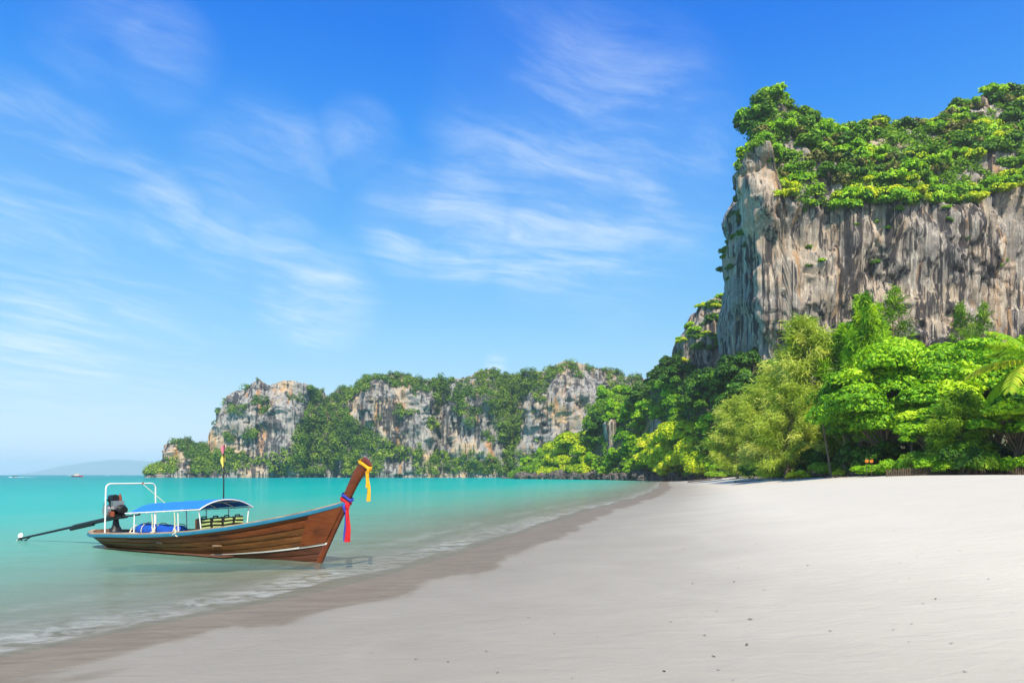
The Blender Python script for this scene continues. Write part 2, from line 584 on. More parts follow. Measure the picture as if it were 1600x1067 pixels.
# --- sea: clear over the sand at the edge, turquoise farther out
xw = np.concatenate([-np.geomspace(14300, 45, 34), np.arange(-44, -14, 0.8), np.arange(-14, 2.0, 0.22)])
yw = np.concatenate([np.linspace(-3000, -60, 9), np.linspace(-50, 2, 16), np.arange(2.3, 34, 0.22), np.arange(34, 110, 0.6),
                     np.arange(110, 300, 2.0), np.geomspace(300, 14000, 46)])
X, Y, O, F = lattice(xw, yw)
near = sstep(60, 25, Y) * sstep(-45, -20, O) * sstep(-0.2, -2.5, O)
Zw = 0.004 + 0.022 * near * fbm(X * 0.55 + Y * 0.2, Y * 0.9 - X * 0.35, 0, 77, 3)
me = mesh_np('sea', np.stack([X, Y, Zw], -1), F, {'shore': (-O * 0.93).ravel()}, True)
m, t, out = material('sea_water')
geo = t.node('ShaderNodeNewGeometry')
co = geo.outputs['Position']
sh = t.node('ShaderNodeAttribute', attribute_name='shore').outputs['Fac']
n1 = t.noise(t.mapping(co, (0.22, 0.5, 1), (0, 0, R(-22))), 1.0, 5, 0.6, 0.7)
n2 = t.noise(t.mapping(co, (0.02, 0.06, 1)), 1.0, 4, 0.6, 0.5)
shn = t.math('ADD', sh, t.math('MULTIPLY', t.math('SUBTRACT', n1, 0.5), t.math('MINIMUM', t.math('MULTIPLY', sh, 0.5), 5.0)))
shn = t.math('ADD', shn, t.math('MULTIPLY', t.math('SUBTRACT', n2, 0.5), t.math('MINIMUM', t.math('MULTIPLY', sh, 0.6), 40.0)))
lg = t.math('DIVIDE', t.math('LOGARITHM', t.math('MAXIMUM', t.math('ADD', shn, 1.0), 1.0), 10.0), 3.0)     # 0..1 for 0..1000 m
body = t.ramp(lg, [(0.0, (0.46, 0.48, 0.39)), (0.22, (0.32, 0.48, 0.37)), (0.38, (0.15, 0.46, 0.37)), (0.52, (0.02, 0.36, 0.32)), (0.66, (0.001, 0.29, 0.275)), (0.85, (0.001, 0.23, 0.245)), (1.0, (0.001, 0.19, 0.23))])
alpha = t.ramp(lg, [(0.0, 0.0), (0.12, 0.08), (0.24, 0.26), (0.36, 0.56), (0.5, 0.88), (0.6, 1.0)])
wav = t.noise(t.mapping(co, (0.9, 1.9, 1), (0, 0, R(-20))), 1.0, 6, 0.6, 0.5)
wav2 = t.noise(t.mapping(co, (0.10, 0.26, 1), (0, 0, R(-14))), 1.0, 5, 0.6, 0.4)
hgt = t.math('ADD', t.math('MULTIPLY', wav, 0.10), t.math('MULTIPLY', wav2, 0.5))
bmp = t.node('ShaderNodeBump', in_Height=hgt)
bmp.inputs['Strength'].default_value = 0.4
bmp.inputs['Distance'].default_value = 0.55
dif = t.node('ShaderNodeBsdfDiffuse', in_Color=body)
t.l.new(bmp.outputs[0], dif.inputs['Normal'])
tr = t.node('ShaderNodeBsdfTransparent', in_Color=(0.93, 0.985, 0.97))
m1 = t.node('ShaderNodeMixShader')
t.l.new(alpha, m1.inputs[0])
t.l.new(tr.outputs[0], m1.inputs[1])
t.l.new(dif.outputs[0], m1.inputs[2])
# foam: thin broken lace at the edge and along the last little wave
fz = t.noise(t.mapping(co, (1.6, 2.6, 1), (0, 0, R(-24))), 1.0, 7, 0.68, 0.9)
fl = t.noise(t.mapping(co, (0.30, 0.10, 1), (0, 0, 0)), 1.0, 3, 0.5, 0.5)
sw = t.math('ADD', sh, t.math('MULTIPLY', t.math('SUBTRACT', fl, 0.5), 2.2))
band1 = t.math('MULTIPLY', t.smooth(sw, 0.0, 0.3), t.math('SUBTRACT', 1.0, t.smooth(sw, 0.4, 2.6)))
band2 = t.math('MULTIPLY', t.smooth(sw, 2.5, 2.9), t.math('SUBTRACT', 1.0, t.smooth(sw, 2.9, 3.9)))
lace = t.smooth(t.noise(t.mapping(co, (0.35, 0.22, 1)), 1.0, 3, 0.5, 0.6), 0.40, 0.62)
bands = t.math('ADD', t.math('MULTIPLY', band1, t.math('ADD', 0.45, t.math('MULTIPLY', lace, 0.55))), t.math('MULTIPLY', band2, t.math('MULTIPLY', lace, 0.40)))
foam = t.math('MULTIPLY', bands, t.smooth(fz, 0.36, 0.64), clamp=True)
foam = t.math('MULTIPLY', foam, 0.34)
fo = t.node('ShaderNodeBsdfDiffuse', in_Color=(0.78, 0.79, 0.77))
m2 = t.node('ShaderNodeMixShader')
t.l.new(foam, m2.inputs[0])
t.l.new(m1.outputs[0], m2.inputs[1])
t.l.new(fo.outputs[0], m2.inputs[2])
gl = t.node('ShaderNodeBsdfGlossy', in_Color=(1, 1, 1), in_Roughness=0.05)
t.l.new(bmp.outputs[0], gl.inputs['Normal'])
fr = t.node('ShaderNodeFresnel')
fr.inputs[0].default_value = 1.33
t.l.new(bmp.outputs[0], fr.inputs['Normal'])
ff = t.math('MULTIPLY', t.math('MULTIPLY', fr.outputs[0], 0.20), t.smooth(sh, -0.3, 1.2))
m3 = t.node('ShaderNodeMixShader')
t.l.new(ff, m3.inputs[0])
t.l.new(m2.outputs[0], m3.inputs[1])
t.l.new(gl.outputs[0], m3.inputs[2])
t.l.new(m3.outputs[0], out.inputs[0])
structure(put('sea', me, m))


# ------------------------------------------------------------------ limestone: towers and cliffs
def resample(poly, step_of):
    """closed smooth outline through the points, stepped by step_of(point)"""
    P = np.array(poly, float)
    n = len(P)
    fine = []
    for i in range(n):
        p0, p1, p2, p3 = P[i - 1], P[i], P[(i + 1) % n], P[(i + 2) % n]
        for k in range(40):
            u = k / 40
            fine.append(0.5 * ((2 * p1) + (-p0 + p2) * u + (2 * p0 - 5 * p1 + 4 * p2 - p3) * u * u + (-p0 + 3 * p1 - 3 * p2 + p3) * u ** 3))
    fine = np.array(fine)
    seg = np.linalg.norm(np.roll(fine, -1, 0) - fine, axis=1)
    w_ = seg / np.array([step_of(p) for p in fine])
    cum = np.concatenate([[0], np.cumsum(w_)])
    k = int(cum[-1])
    tt = np.linspace(0, cum[-1], k, endpoint=False)
    ff = np.vstack([fine, fine[:1]])
    return np.stack([np.interp(tt, cum, ff[:, 0]), np.interp(tt, cum, ff[:, 1])], 1)


def outward(Q, k=6):
    d = np.roll(Q, -k, 0) - np.roll(Q, k, 0)
    nn = np.stack([d[:, 1], -d[:, 0]], 1)
    nn /= np.linalg.norm(nn, axis=1)[:, None] + 1e-9
    c = Q.mean(0)
    if (nn * (Q - c)).sum() < 0:
        nn = -nn
    return nn


def karst(name, poly, lip, top, setback, step_of, nwall, nslope, mat, seed, amp=1.0, lean=None, z0=-1.0, waist=0.0, inward=None):
    """a limestone mass: wall up to 'lip', then a slope leaning in by 'setback' to 'top'. lip/top/setback are functions of the outline points.
    Returns the object and a record of its surface for planting."""
    Q = resample(poly, step_of)
    Nn = outward(Q)
    n = len(Q)
    L, T, B = (np.broadcast_to(np.asarray(f(Q), float), (n,)).copy() for f in (lip, top, setback))
    rows, vv = [], []
    V1 = np.linspace(0, 1, nwall)
    V2 = np.linspace(0, 1, nslope + 1)[1:]
    for part, V in ((0, V1), (1, V2)):
        for v in V:
            if part == 0:
                z = z0 + (L - z0) * v
                inn_ = np.zeros(n)
            else:
                z = L + (T - L) * v ** 0.95
                inn_ = B * v ** 1.15
            x = Q[:, 0] + (inward[0] * inn_ if inward else -Nn[:, 0] * inn_)
            y = Q[:, 1] + (inward[1] * inn_ if inward else -Nn[:, 1] * inn_)
            if lean is not None:
                dx, dy = lean(Q, z)
                x, y = x + dx, y + dy
            # relief, pushed along the outline's normal
            s = 1.0
            big = fbm(x * 0.035, y * 0.035, z * 0.03, seed, 3) * 4.6
            flute = (0.5 - np.abs(vnoise(x * 0.32, y * 0.32, z * 0.016, seed + 9) - 0.5) * 2) * 1.5 * (0.35 + 1.0 * vnoise(x * 0.05, y * 0.05, z * 0.05, seed + 51))
            flute2 = (0.5 - np.abs(vnoise(x * 0.85, y * 0.85, z * 0.05, seed + 19) - 0.5) * 2) * 0.75
            med = fbm(x * 0.14, y * 0.14, z * 0.08, seed + 3, 4) * 3.2
            fine_ = fbm(x * 0.5, y * 0.5, z * 0.20, seed + 13, 2) * 0.9
            ledge = np.abs(((z * 0.055 + 1.6 * vnoise(x * 0.06, y * 0.06, z * 0.03, seed + 5)) % 1.0) - 0.5) * 2.9
            slab = np.floor(vnoise(x * 0.085, y * 0.085, z * 0.05, seed + 61) * 5 + 0.35 * vnoise(x * 0.4, y * 0.4, z * 0.2, seed + 62) - 2) * 0.9
            cave = -sstep(0.66, 0.80, vnoise(x * 0.12, y * 0.12, z * 0.13, seed + 31)) * 2.0 * sstep(0.35, 0.6, vnoise(x * 0.3, y * 0.3, z * 0.3, seed + 37))
            d = (big + flute + flute2 + med + fine_ + ledge + slab + cave) * amp
            if waist and part == 0:
                d = d - waist * (1 - v) ** 1.5
            if part == 1:
                d = d * (1 - 0.4 * v)
                z = z + (fbm(x * 0.12, y * 0.12, z * 0.1, seed + 41, 3) * 2.2 * v) * amp
            rows.append(np.stack([x + Nn[:, 0] * d, y + Nn[:, 1] * d, z], 1))
            vv.append(part + v)
    A = np.array(rows)
    nr = len(rows)
    i = np.arange(nr - 1)[:, None] * n
    k = np.arange(n)[None]
    F = np.stack([i + k, i + (k + 1) % n, i + n + (k + 1) % n, i + n + k], -1).reshape(-1, 4)
    # crown: shrink the last ring to its middle
    c = A[-1].mean(0)
    ring = A[-1]
    last = (nr - 1) * n
    verts = [A.reshape(-1, 3)]
    off = nr * n
    Fs = [F]
    for q in (0.55, 0.15):
        if inward:
            rg = ring.copy()
            rg[:, 1] = ring[:, 1] * q + 648 * (1 - q)
            rg[:, 2] = ring[:, 2] * (0.6 + 0.4 * q)
        else:
            rg = c + (ring - c) * q
            rg[:, 2] = np.minimum(ring[:, 2], c[2]) * (0.6 + 0.25 * q)
        verts.append(rg)
        Fs.append(np.stack([last + k[0], last + (k[0] + 1) % n, off + (k[0] + 1) % n, off + k[0]], -1))
        last, off = off, off + n
    verts.append(c[None] * np.array([1, 1, 0.3 if inward else 0.6]))
    Fs.append(np.stack([last + k[0], last + (k[0] + 1) % n, np.full(n, off)], -1))
    me = mesh_np(name, np.concatenate(verts), [np.concatenate(Fs[:-1]), Fs[-1]], None, False)
    o = put(name, me, mat)
    rec = dict(A=A, vv=np.array(vv), N=Nn, Q=Q, B=B)
    return o, rec


def pix(P):
    P = np.asarray(P)
    return CX + FPX * P[..., 0] / P[..., 1], HY - FPX * (P[..., 2] - EYE) / P[..., 1]


SKY_PX = np.array([1100, 1150, 1158, 1168, 1180, 1190, 1203, 1222, 1240, 1256, 1290, 1318, 1331, 1346, 1370, 1410, 1442, 1462, 1490, 1520, 1560, 1590, 1640, 1800, 2200])
SKY_PY = np.array([330, 235, 218, 198, 180, 158, 140, 134, 141, 160, 170, 184, 208, 212, 198, 184, 180, 198, 188, 176, 160, 146, 140, 150, 210])
LIP_PX = np.array([1100, 1205, 1216, 1230, 1290, 1330, 1400, 1460, 1530, 1560, 1600, 1800, 2200])
LIP_PY = np.array([260, 225, 318, 326, 330, 338, 324, 318, 322, 300, 292, 300, 320])


def front_height(Q, setb, tpx, tpy):
    # outline points that face the bay take their height from what stands above them in the photograph
    lean_x = 8.0 * sstep(104, 82, Q[:, 0]) * sstep(236, 224, Q[:, 1])
    px = CX + FPX * (Q[:, 0] - lean_x) / (Q[:, 1] + setb * 0.8)
    return EYE + (HY - np.interp(px, tpx, tpy)) / FPX * (Q[:, 1] + setb)


def facing(Q):
    return sstep(0.0, 0.5, -outward(Q)[:, 1])


CLIFF_POLY = [(235, 262), (192, 238), (162, 226), (136, 220), (112, 216), (97, 213.5), (87, 213), (81, 216), (80.5, 223), (84, 234), (91, 252), (104, 276), (150, 300), (235, 292)]


def cliff_top(Q):
    f = facing(Q)
    return f * (front_height(Q, 24, SKY_PX, SKY_PY) - 2.0) + (1 - f) * 108


def cliff_lip(Q):
    f = facing(Q)
    l = f * front_height(Q, 0, LIP_PX, LIP_PY) + (1 - f) * 98
    return np.minimum(l, cliff_top(Q) - 3)


def cliff_lean(Q, z):
    k = sstep(104, 82, Q[:, 0]) * sstep(236, 224, Q[:, 1]) * np.clip(z / 110, 0, 1.1) ** 1.6
    return -8.5 * k, 0.0 * k


big_cliff, CLIFF = karst('limestone_cliff', CLIFF_POLY, cliff_lip, cliff_top, lambda Q: 6 + 20 * facing(Q),
                         lambda p: 0.5 if (p[1] < 228 and 75 < p[0] < 166) or p[0] < 84 else (1.2 if p[1] < 245 else 4.0), 176, 70, ROCK_CLIFF, 100, 1.0, cliff_lean, 0.5, 3.5)
tag(big_cliff, 'towering sheer limestone cliff with streaked face and green top above the beach trees', 'cliff')

SHOULDER_POLY = [(104, 241), (94, 236), (90.5, 242), (87.2, 251), (84, 260), (85.5, 270), (96, 277), (110, 260)]
shoulder, SHOULDER = karst('cliff_buttress', SHOULDER_POLY, lambda Q: np.interp(Q[:, 0], [76, 80, 86, 94], [84, 93, 106, 110]), lambda Q: np.interp(Q[:, 0], [76, 80, 86, 94], [94, 103, 112, 115]),
                           lambda Q: 4.0, lambda p: 0.6 if p[0] < 93 else 2.0, 150, 14, ROCK_CLIFF, 140, 0.75, None, 0.5, 1.0)
tag(shoulder, 'dark shaded rock buttress tucked behind the left edge of the tall cliff', 'cliff')

PILLAR_POLY = [(78, 322), (84, 315), (95, 313), (106, 318), (109, 328), (102, 341), (89, 342), (80, 334)]
pillar, PILLAR = karst('karst_pillar', PILLAR_POLY, lambda Q: np.interp(Q[:, 0], [78, 84, 96, 108], [62, 69, 72, 74]), lambda Q: np.interp(Q[:, 0], [78, 84, 96, 108], [72, 80, 85, 85]),
                       lambda Q: 5.5, lambda p: 0.9, 90, 20, ROCK_CLIFF, 171, 0.7, None, 0.5, 5.0)
tag(pillar, 'small overhanging rock knob with bushes on its crown, left of the tall cliff', 'rock')

# --- the far headland across the bay: one long broken wall
H_PX = np.array([232, 240, 258, 263, 285, 310, 331, 336, 350, 385, 402, 411, 440, 466, 476, 500, 506, 525, 545, 553, 570, 600, 640, 660, 680, 710, 735, 745, 765, 800, 822, 850, 880, 900, 930, 960, 990, 1040, 1150])
H_PY = np.array([741, 735, 724, 692, 686, 692, 694, 645, 612, 603, 595, 602, 593, 600, 608, 609, 621, 608, 607, 613, 589, 584, 586, 594, 590, 592, 589, 579, 577, 589, 584, 579, 566, 567, 576, 579, 588, 600, 640])
far_poly = []
for px, dp in ((234, 566), (262, 560), (300, 566), (334, 572), (350, 562), (400, 556), (455, 558), (480, 578), (515, 590), (550, 582), (575, 566), (620, 560), (665, 562), (684, 584), (700, 570),
               (735, 562), (762, 568), (792, 596), (815, 592), (832, 566), (870, 556), (915, 556), (940, 566), (990, 575), (1080, 580)):
    far_poly.append(((px - CX) / FPX * dp, dp))
far_poly += [(170, 640), (60, 690), (-80, 690), (-190, 670), (-262, 640), (-296, 600)]


def far_top(Q):
    f = sstep(625, 606, Q[:, 1]) * sstep(170, 150, Q[:, 0])
    px = CX + FPX * Q[:, 0] / (Q[:, 1] + 8)
    zz = EYE + (HY - np.interp(px, H_PX, H_PY)) / FPX * (Q[:, 1] + 22) - 0.5
    bk = np.interp(Q[:, 0], [-300, -240, -200, 0, 170], [3, 12, 40, 50, 50])
    return np.maximum(f * zz + (1 - f) * bk, 1.5)


def far_set(Q):
    return np.where(Q[:, 1] < 612, np.minimum(18, 0.35 * far_top(Q) + 2), 0.0)


headland, FAR = karst('far_headland', far_poly, lambda Q: far_top(Q) * 0.66, far_top, far_set, lambda p: 1.5 if p[1] < 612 else 9.0, 84, 40, ROCK_FAR, 210, 1.55, None, -1.0, -6.0, (0.0, 1.0))
tag(headland, 'long line of grey and orange limestone cliffs with forest across the bay', 'headland')

# --- hazy island on the horizon
iv, nx = [], 90
for j in range(14):
    fy = j / 13
    for i in range(nx):
        fx = i / (nx - 1)
        px = 50 + 230 * fx
        hh = np.interp(px, [50, 75, 110, 140, 175, 215, 240, 262, 280], [0, 7, 15, 20, 23.5, 22.5, 20, 11, 0]) / FPX * 12600
        hh = hh * math.sin(math.pi * min(1, fy * 1.0)) ** 0.6 * (1 + 0.05 * float(fbm(fx * 14, fy * 6, 0, 3, 3)))
        iv.append(((px - CX) / FPX * 12600, 12000 + 1200 * fy, hh - 2))
m, t, out = material('far_forest')
nz = t.noise(t.node('ShaderNodeTexCoord').outputs['Object'], 0.02, 6, 0.7)
p = t.node('ShaderNodeBsdfPrincipled', in_Base_Color=t.mix(nz, (0.03, 0.07, 0.03), (0.10, 0.15, 0.06)), in_Roughness=0.95)
t.l.new(p.outputs[0], out.inputs[0])
ii = np.arange(13)[:, None] * nx + np.arange(nx - 1)[None]
isl = put('far_island', mesh_np('far_island', iv, np.stack([ii, ii + 1, ii + nx + 1, ii + nx], -1).reshape(-1, 4), None, True), m)
tag(isl, 'low hazy blue island on the horizon at far left', 'island')

# --- the wooded knoll between the far headland and the tall cliff
K_PX = np.array([770, 800, 830, 855, 885, 908, 918, 940, 962, 990, 1010, 1030, 1052, 1075, 1100, 1140, 1180, 1230, 1320])
K_PY = np.array([741, 735, 722, 712, 695, 684, 655, 628, 622, 628, 612, 585, 574, 582, 594, 578, 568, 575, 640])
KC_PX = np.array([760, 800, 850, 900, 950, 1000, 1060, 1100, 1140, 1200, 1320])
KC_PY = np.array([402, 394, 376, 346, 316, 284, 244, 214, 190, 170, 150])


def knoll_z(x, y):
    px = CX + FPX * x / y
    yc = np.interp(px, KC_PX, KC_PY)
    top = (HY - np.interp(px, K_PX, K_PY)) / FPX * (yc + 35) + EYE * sstep(800, 850, px)
    r = (y - yc) / 38.0
    z = -2.5 + (np.maximum(top, 0) + 1.2 + 1.3 * sstep(795, 830, px)) * sstep(-0.12, 1.0, r) * (1 - 0.6 * sstep(1.3, 3.2, r))
    return z + 1.3 * fbm(x * 0.07, y * 0.07, 0, 61, 4) * sstep(0, 0.4, r)


gx, gy = np.meshgrid(np.linspace(-20, 150, 120), np.linspace(165, 470, 190), indexing='ij')
gz = knoll_z(gx, gy)
nr, nc = gx.shape
i = np.arange(nr - 1)[:, None] * nc + np.arange(nc - 1)[None]
kn = put('knoll', mesh_np('knoll', np.stack([gx, gy, gz], -1), np.stack([i, i + nc, i + nc + 1, i + 1], -1).reshape(-1, 4), None, True), None)
m, t, out = material('knoll_soil')
co = t.node('ShaderNodeTexCoord').outputs['Object']
p = t.node('ShaderNodeBsdfPrincipled', in_Base_Color=t.mix(t.noise(co, 0.3, 6, 0.7), (0.03, 0.045, 0.018), (0.10, 0.10, 0.05)), in_Roughness=0.95)
t.l.new(p.outputs[0], out.inputs[0])
kn.data.materials.append(m)
structure(kn)
# ------------------------------------------------------------------ foliage
def unit(a):
    return a / (np.linalg.norm(a, axis=-1, keepdims=True) + 1e-9)


def leaf_quads(P, Nn, size, asp, g):
    """pointed leaf-sized faces at P facing Nn"""
    n = len(P)
    r = g.normal(size=(n, 3))
    tq = unit(np.cross(Nn, r))
    bq = np.cross(Nn, tq)
    s = np.asarray(size).reshape(-1, 1)
    V = np.stack([P - tq * s * asp, P + bq * s - Nn * s * 0.15, P + tq * s * asp, P - bq * s - Nn * s * 0.15], 1)
    F = np.arange(4 * n).reshape(n, 4)
    return V.reshape(-1, 3), F


def clump_leaves(centres, radii, per, size, g, flat=0.62, upb=0.38, low=-0.35, asp=0.55, tones=None, spread=0.22, rnd=0.42):
    """leaves in the outer shell of uneven clumps"""
    C, r = np.asarray(centres, float), np.asarray(radii, float)
    k = np.maximum(6, (per * r * r).astype(int))
    ci = np.repeat(np.arange(len(C)), k)
    n = len(ci)
    d = unit(g.normal(size=(n, 3)))
    d[:, 2] = np.where(d[:, 2] < low, -d[:, 2], d[:, 2])
    lump = 1 + 0.36 * fbm(d[:, 0] * 2.1 + ci * 3.7, d[:, 1] * 2.1, d[:, 2] * 2.1, 11, 3)
    rad = r[ci] * lump * (1 - 0.55 * g.random(n) ** 2.2)
    P = C[ci] + d * rad[:, None] * np.array([1, 1, flat])
    Nn = unit(d * 0.75 + np.array([0, 0, upb]) + g.normal(size=(n, 3)) * rnd)
    t0 = np.asarray(tones) if tones is not None else 0.5 + 0.22 * g.normal(size=len(C))
    T = np.clip(t0[ci] + spread * g.normal(size=n), 0, 1)
    V, F = leaf_quads(P, Nn, size * (0.65 + 0.7 * g.random(n)), asp, g)
    return V, F, np.repeat(T, 4)


def limb(mb, a, b, r0, r1, g, bend=0.12, n=5, sides=6):
    a, b = np.array(a, float), np.array(b, float)
    L = np.linalg.norm(b - a)
    off = g.normal(size=3) * L * bend
    off[2] = abs(off[2]) * 0.5
    pts = [tuple(a + (b - a) * u + off * math.sin(math.pi * u)) for u in np.linspace(0, 1, n)]
    mb.tube(pts, [r0 + (r1 - r0) * u for u in np.linspace(0, 1, n)], sides)


def broadleaf_mesh(name, seed, h, wid, nclump, per, size, leafmat, trunk_h=0.3, flat=0.6, bark=None, layered=False, low=0.25):
    """(trunk mesh, crown mesh) for a broad crowned tree standing at the origin"""
    g = np.random.default_rng(seed)
    C, Rr = [], []
    for i in range(nclump):
        for _ in range(30):
            d = unit(g.normal(size=3))
            if d[2] > -low:
                break
        q = 0.45 + 0.5 * g.random() ** 0.6
        zc = h * (trunk_h + (1 - trunk_h) * 0.42)
        c = np.array([d[0] * wid * 0.5 * q, d[1] * wid * 0.5 * q, zc + d[2] * h * (1 - trunk_h) * 0.46 * q])
        C.append(c)
        Rr.append(wid * (0.085 + 0.12 * g.random()))
    if layered:
        for c in C:
            c[2] = round(c[2] / (h * 0.11)) * h * 0.11 + g.normal() * 0.15
    V, F, T = clump_leaves(C, Rr, per, size, g, flat=flat)
    crown = mesh_np(name + '_crown', V, F, {'tone': T})
    crown.materials.append(leafmat)
    mb = MB()
    r0 = 0.018 * h + 0.05
    top = np.array([g.normal() * 0.04 * h, g.normal() * 0.04 * h, h * (trunk_h + 0.28)])
    limb(mb, (0, 0, -0.6), top, r0, r0 * 0.45, g, 0.05, 7, 8)
    for c, r in zip(C, Rr):
        u = 0.35 + 0.6 * g.random()
        limb(mb, top * u, c, r0 * 0.34, 0.03, g, 0.12, 5, 5)
    o = mb.build('trunk', bark or BARK, None, True)
    tm = o.data
    bpy.data.objects.remove(o)
    return tm, crown


def casuarina_mesh(name, seed, h, wid, nbr, per, leafmat, lean=0.0, wispw=0.045, wlen=0.9, bare=0.12, bark=None):
    """feathery tree: drooping needle sprays along rising branches"""
    g = np.random.default_rng(seed)
    mb = MB()
    r0 = 0.012 * h + 0.06
    tr = [(lean * u * u + 0.02 * h * math.sin(5 * u + seed), 0.02 * h * math.sin(4 * u + seed * 2), h * u * 0.97 - 0.5 * (u == 0)) for u in np.linspace(0, 1, 9)]
    mb.tube(tr, [r0 * (1 - 0.92 * u) + 0.015 for u in np.linspace(0, 1, 9)], 7)
    tr = np.array(tr)
    Ps, Ds, Ls, Ts = [], [], [], []
    for i in range(nbr):
        u = bare + (1 - bare) * ((i + g.random()) / nbr) ** 0.9
        a = np.array([np.interp(u * h, tr[:, 2], tr[:, k]) for k in range(2)] + [u * h * 0.97])
        az = i * 2.399 + g.normal() * 0.4
        prof = min(1.0, 0.55 + 1.6 * (u - bare)) * (1 - u ** 2.2) ** 0.75 + 0.07
        ln = wid * 0.5 * prof * (0.65 + 0.55 * g.random())
        el = 0.25 + 0.65 * u + 0.15 * g.normal()
        dr = np.array([math.cos(az) * math.cos(el), math.sin(az) * math.cos(el), math.sin(el)])
        b = a + dr * ln
        mid = a + dr * ln * 0.5 + np.array([0, 0, 0.05 * ln])
        b[2] -= 0.10 * ln
        mb.tube([tuple(a), tuple(mid), tuple(b)], [0.05 + 0.004 * h * (1 - u), 0.04, 0.012], 4, False)
        k = int(per * (0.4 + ln))
        q = 0.22 + 0.82 * g.random(k) ** 0.7
        p = a + (b - a) * q[:, None] + g.normal(size=(k, 3)) * (0.055 * ln * (0.4 + q[:, None]) + 0.10)
        d = unit(dr * 0.55 + np.array([0, 0, -0.30]) + g.normal(size=(k, 3)) * 0.50)
        Ps.append(p)
        Ds.append(d)
        Ls.append(wlen * (0.5 + 0.8 * g.random(k)))
        Ts.append(np.clip(0.5 + 0.30 * g.normal() + 0.16 * g.normal(size=k), 0, 1))
    P, Dd, L, T = np.concatenate(Ps), np.concatenate(Ds), np.concatenate(Ls)[:, None], np.concatenate(Ts)
    n = len(P)
    sd = unit(np.cross(Dd, g.normal(size=(n, 3)))) * wispw
    tip = P + Dd * L + np.array([0, 0, -0.18]) * L
    midp = P + Dd * L * 0.55
    V = np.stack([P - sd * 0.5, P + sd * 0.5, midp + sd, tip, midp - sd], 1).reshape(-1, 3)
    F = np.arange(5 * n).reshape(n, 5)
    crown = mesh_np(name + '_crown', V, F, {'tone': np.repeat(T, 5)})
    crown.materials.append(leafmat)
    o = mb.build('trunk', bark or BARK, None, True)
    tm = o.data
    bpy.data.objects.remove(o)
    return tm, crown


def bush_mesh(name, seed, wid, h, ncl, per, size, leafmat, flat=0.7):
    g = np.random.default_rng(seed)
    C, Rr = [], []
    for i in range(ncl):
        a, q = g.random() * 6.283, math.sqrt(g.random()) * 0.5
        C.append(np.array([math.cos(a) * q * wid, math.sin(a) * q * wid, h * (0.25 + 0.5 * g.random() * (1 - q))]))
        Rr.append(wid * (0.15 + 0.13 * g.random()))
    V, F, T = clump_leaves(C, Rr, per, size, g, flat=flat)
    cr = mesh_np(name + '_crown', V, F, {'tone': T})
    cr.materials.append(leafmat)
    mb = MB()
    for c in C[:6]:
        limb(mb, (g.normal() * 0.1, g.normal() * 0.1, -0.5), c, 0.035 * h ** 0.5 + 0.02, 0.02, g, 0.1, 4, 5)
    o = mb.build('stem', BARK, None, True)
    tm = o.data
    bpy.data.objects.remove(o)
    return tm, cr


def plant(name, pair, label, cat, loc, scale=1.0, rz=None, group=None, part='trunk'):
    r = thing(name, label, cat, loc, random.random() * 6.283 if rz is None else rz, group)
    r.scale = (scale, scale, scale) if isinstance(scale, (int, float)) else scale
    put(part, pair[0], None, r)
    put('crown', pair[1], None, r)
    return r


def gz_at(x, y):
    return float(ground_z(np.array([x]), np.array([y]))[0])


def stand(px, depth):
    x = (px - CX) / FPX * depth
    return Vector((x, depth, gz_at(x, depth)))


# ---- the trees behind the beach, from left to right
def height_for(py, depth):
    return EYE + (HY - py) / FPX * depth - 2.5


CAS = [casuarina_mesh('casuarina', 41, 20, 12.5, 100, 60, LEAF_CASU),
       casuarina_mesh('casuarina', 42, 16, 11, 90, 60, LEAF_CASU, bare=0.06),
       casuarina_mesh('casuarina', 43, 22, 6.5, 60, 24, LEAF_MID, lean=1.5, bare=0.3),
       casuarina_mesh('casuarina', 44, 11, 7.5, 90, 60, LEAF_MID, bare=0.03),
       casuarina_mesh('casuarina', 45, 17, 9.5, 100, 44, LEAF_BRIGHT, bare=0.1)]
BRO = [broadleaf_mesh('broadleaf', 51, 14.5, 15, 60, 400, 0.205, LEAF_BRIGHT, 0.10, 0.66, low=0.6),
       broadleaf_mesh('broadleaf', 52, 15.5, 16, 64, 400, 0.205, LEAF_BRIGHT, 0.10, 0.66, low=0.6),
       broadleaf_mesh('broadleaf', 53, 9, 8, 30, 480, 0.22, LEAF_BRIGHT, 0.15, 0.6),
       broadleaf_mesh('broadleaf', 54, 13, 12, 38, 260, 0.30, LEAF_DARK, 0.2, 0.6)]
SHR = [bush_mesh('shrub', 61, 4.0, 2.2, 12, 620, 0.17, LEAF_BRIGHT),
       bush_mesh('shrub', 62, 4.5, 2.6, 12, 560, 0.17, LEAF_MID),
       bush_mesh('shrub', 63, 3.2, 1.6, 9, 700, 0.15, LEAF_LIME),
       bush_mesh('shrub', 64, 3.6, 3.2, 11, 560, 0.17, LEAF_DARK, 0.9)]

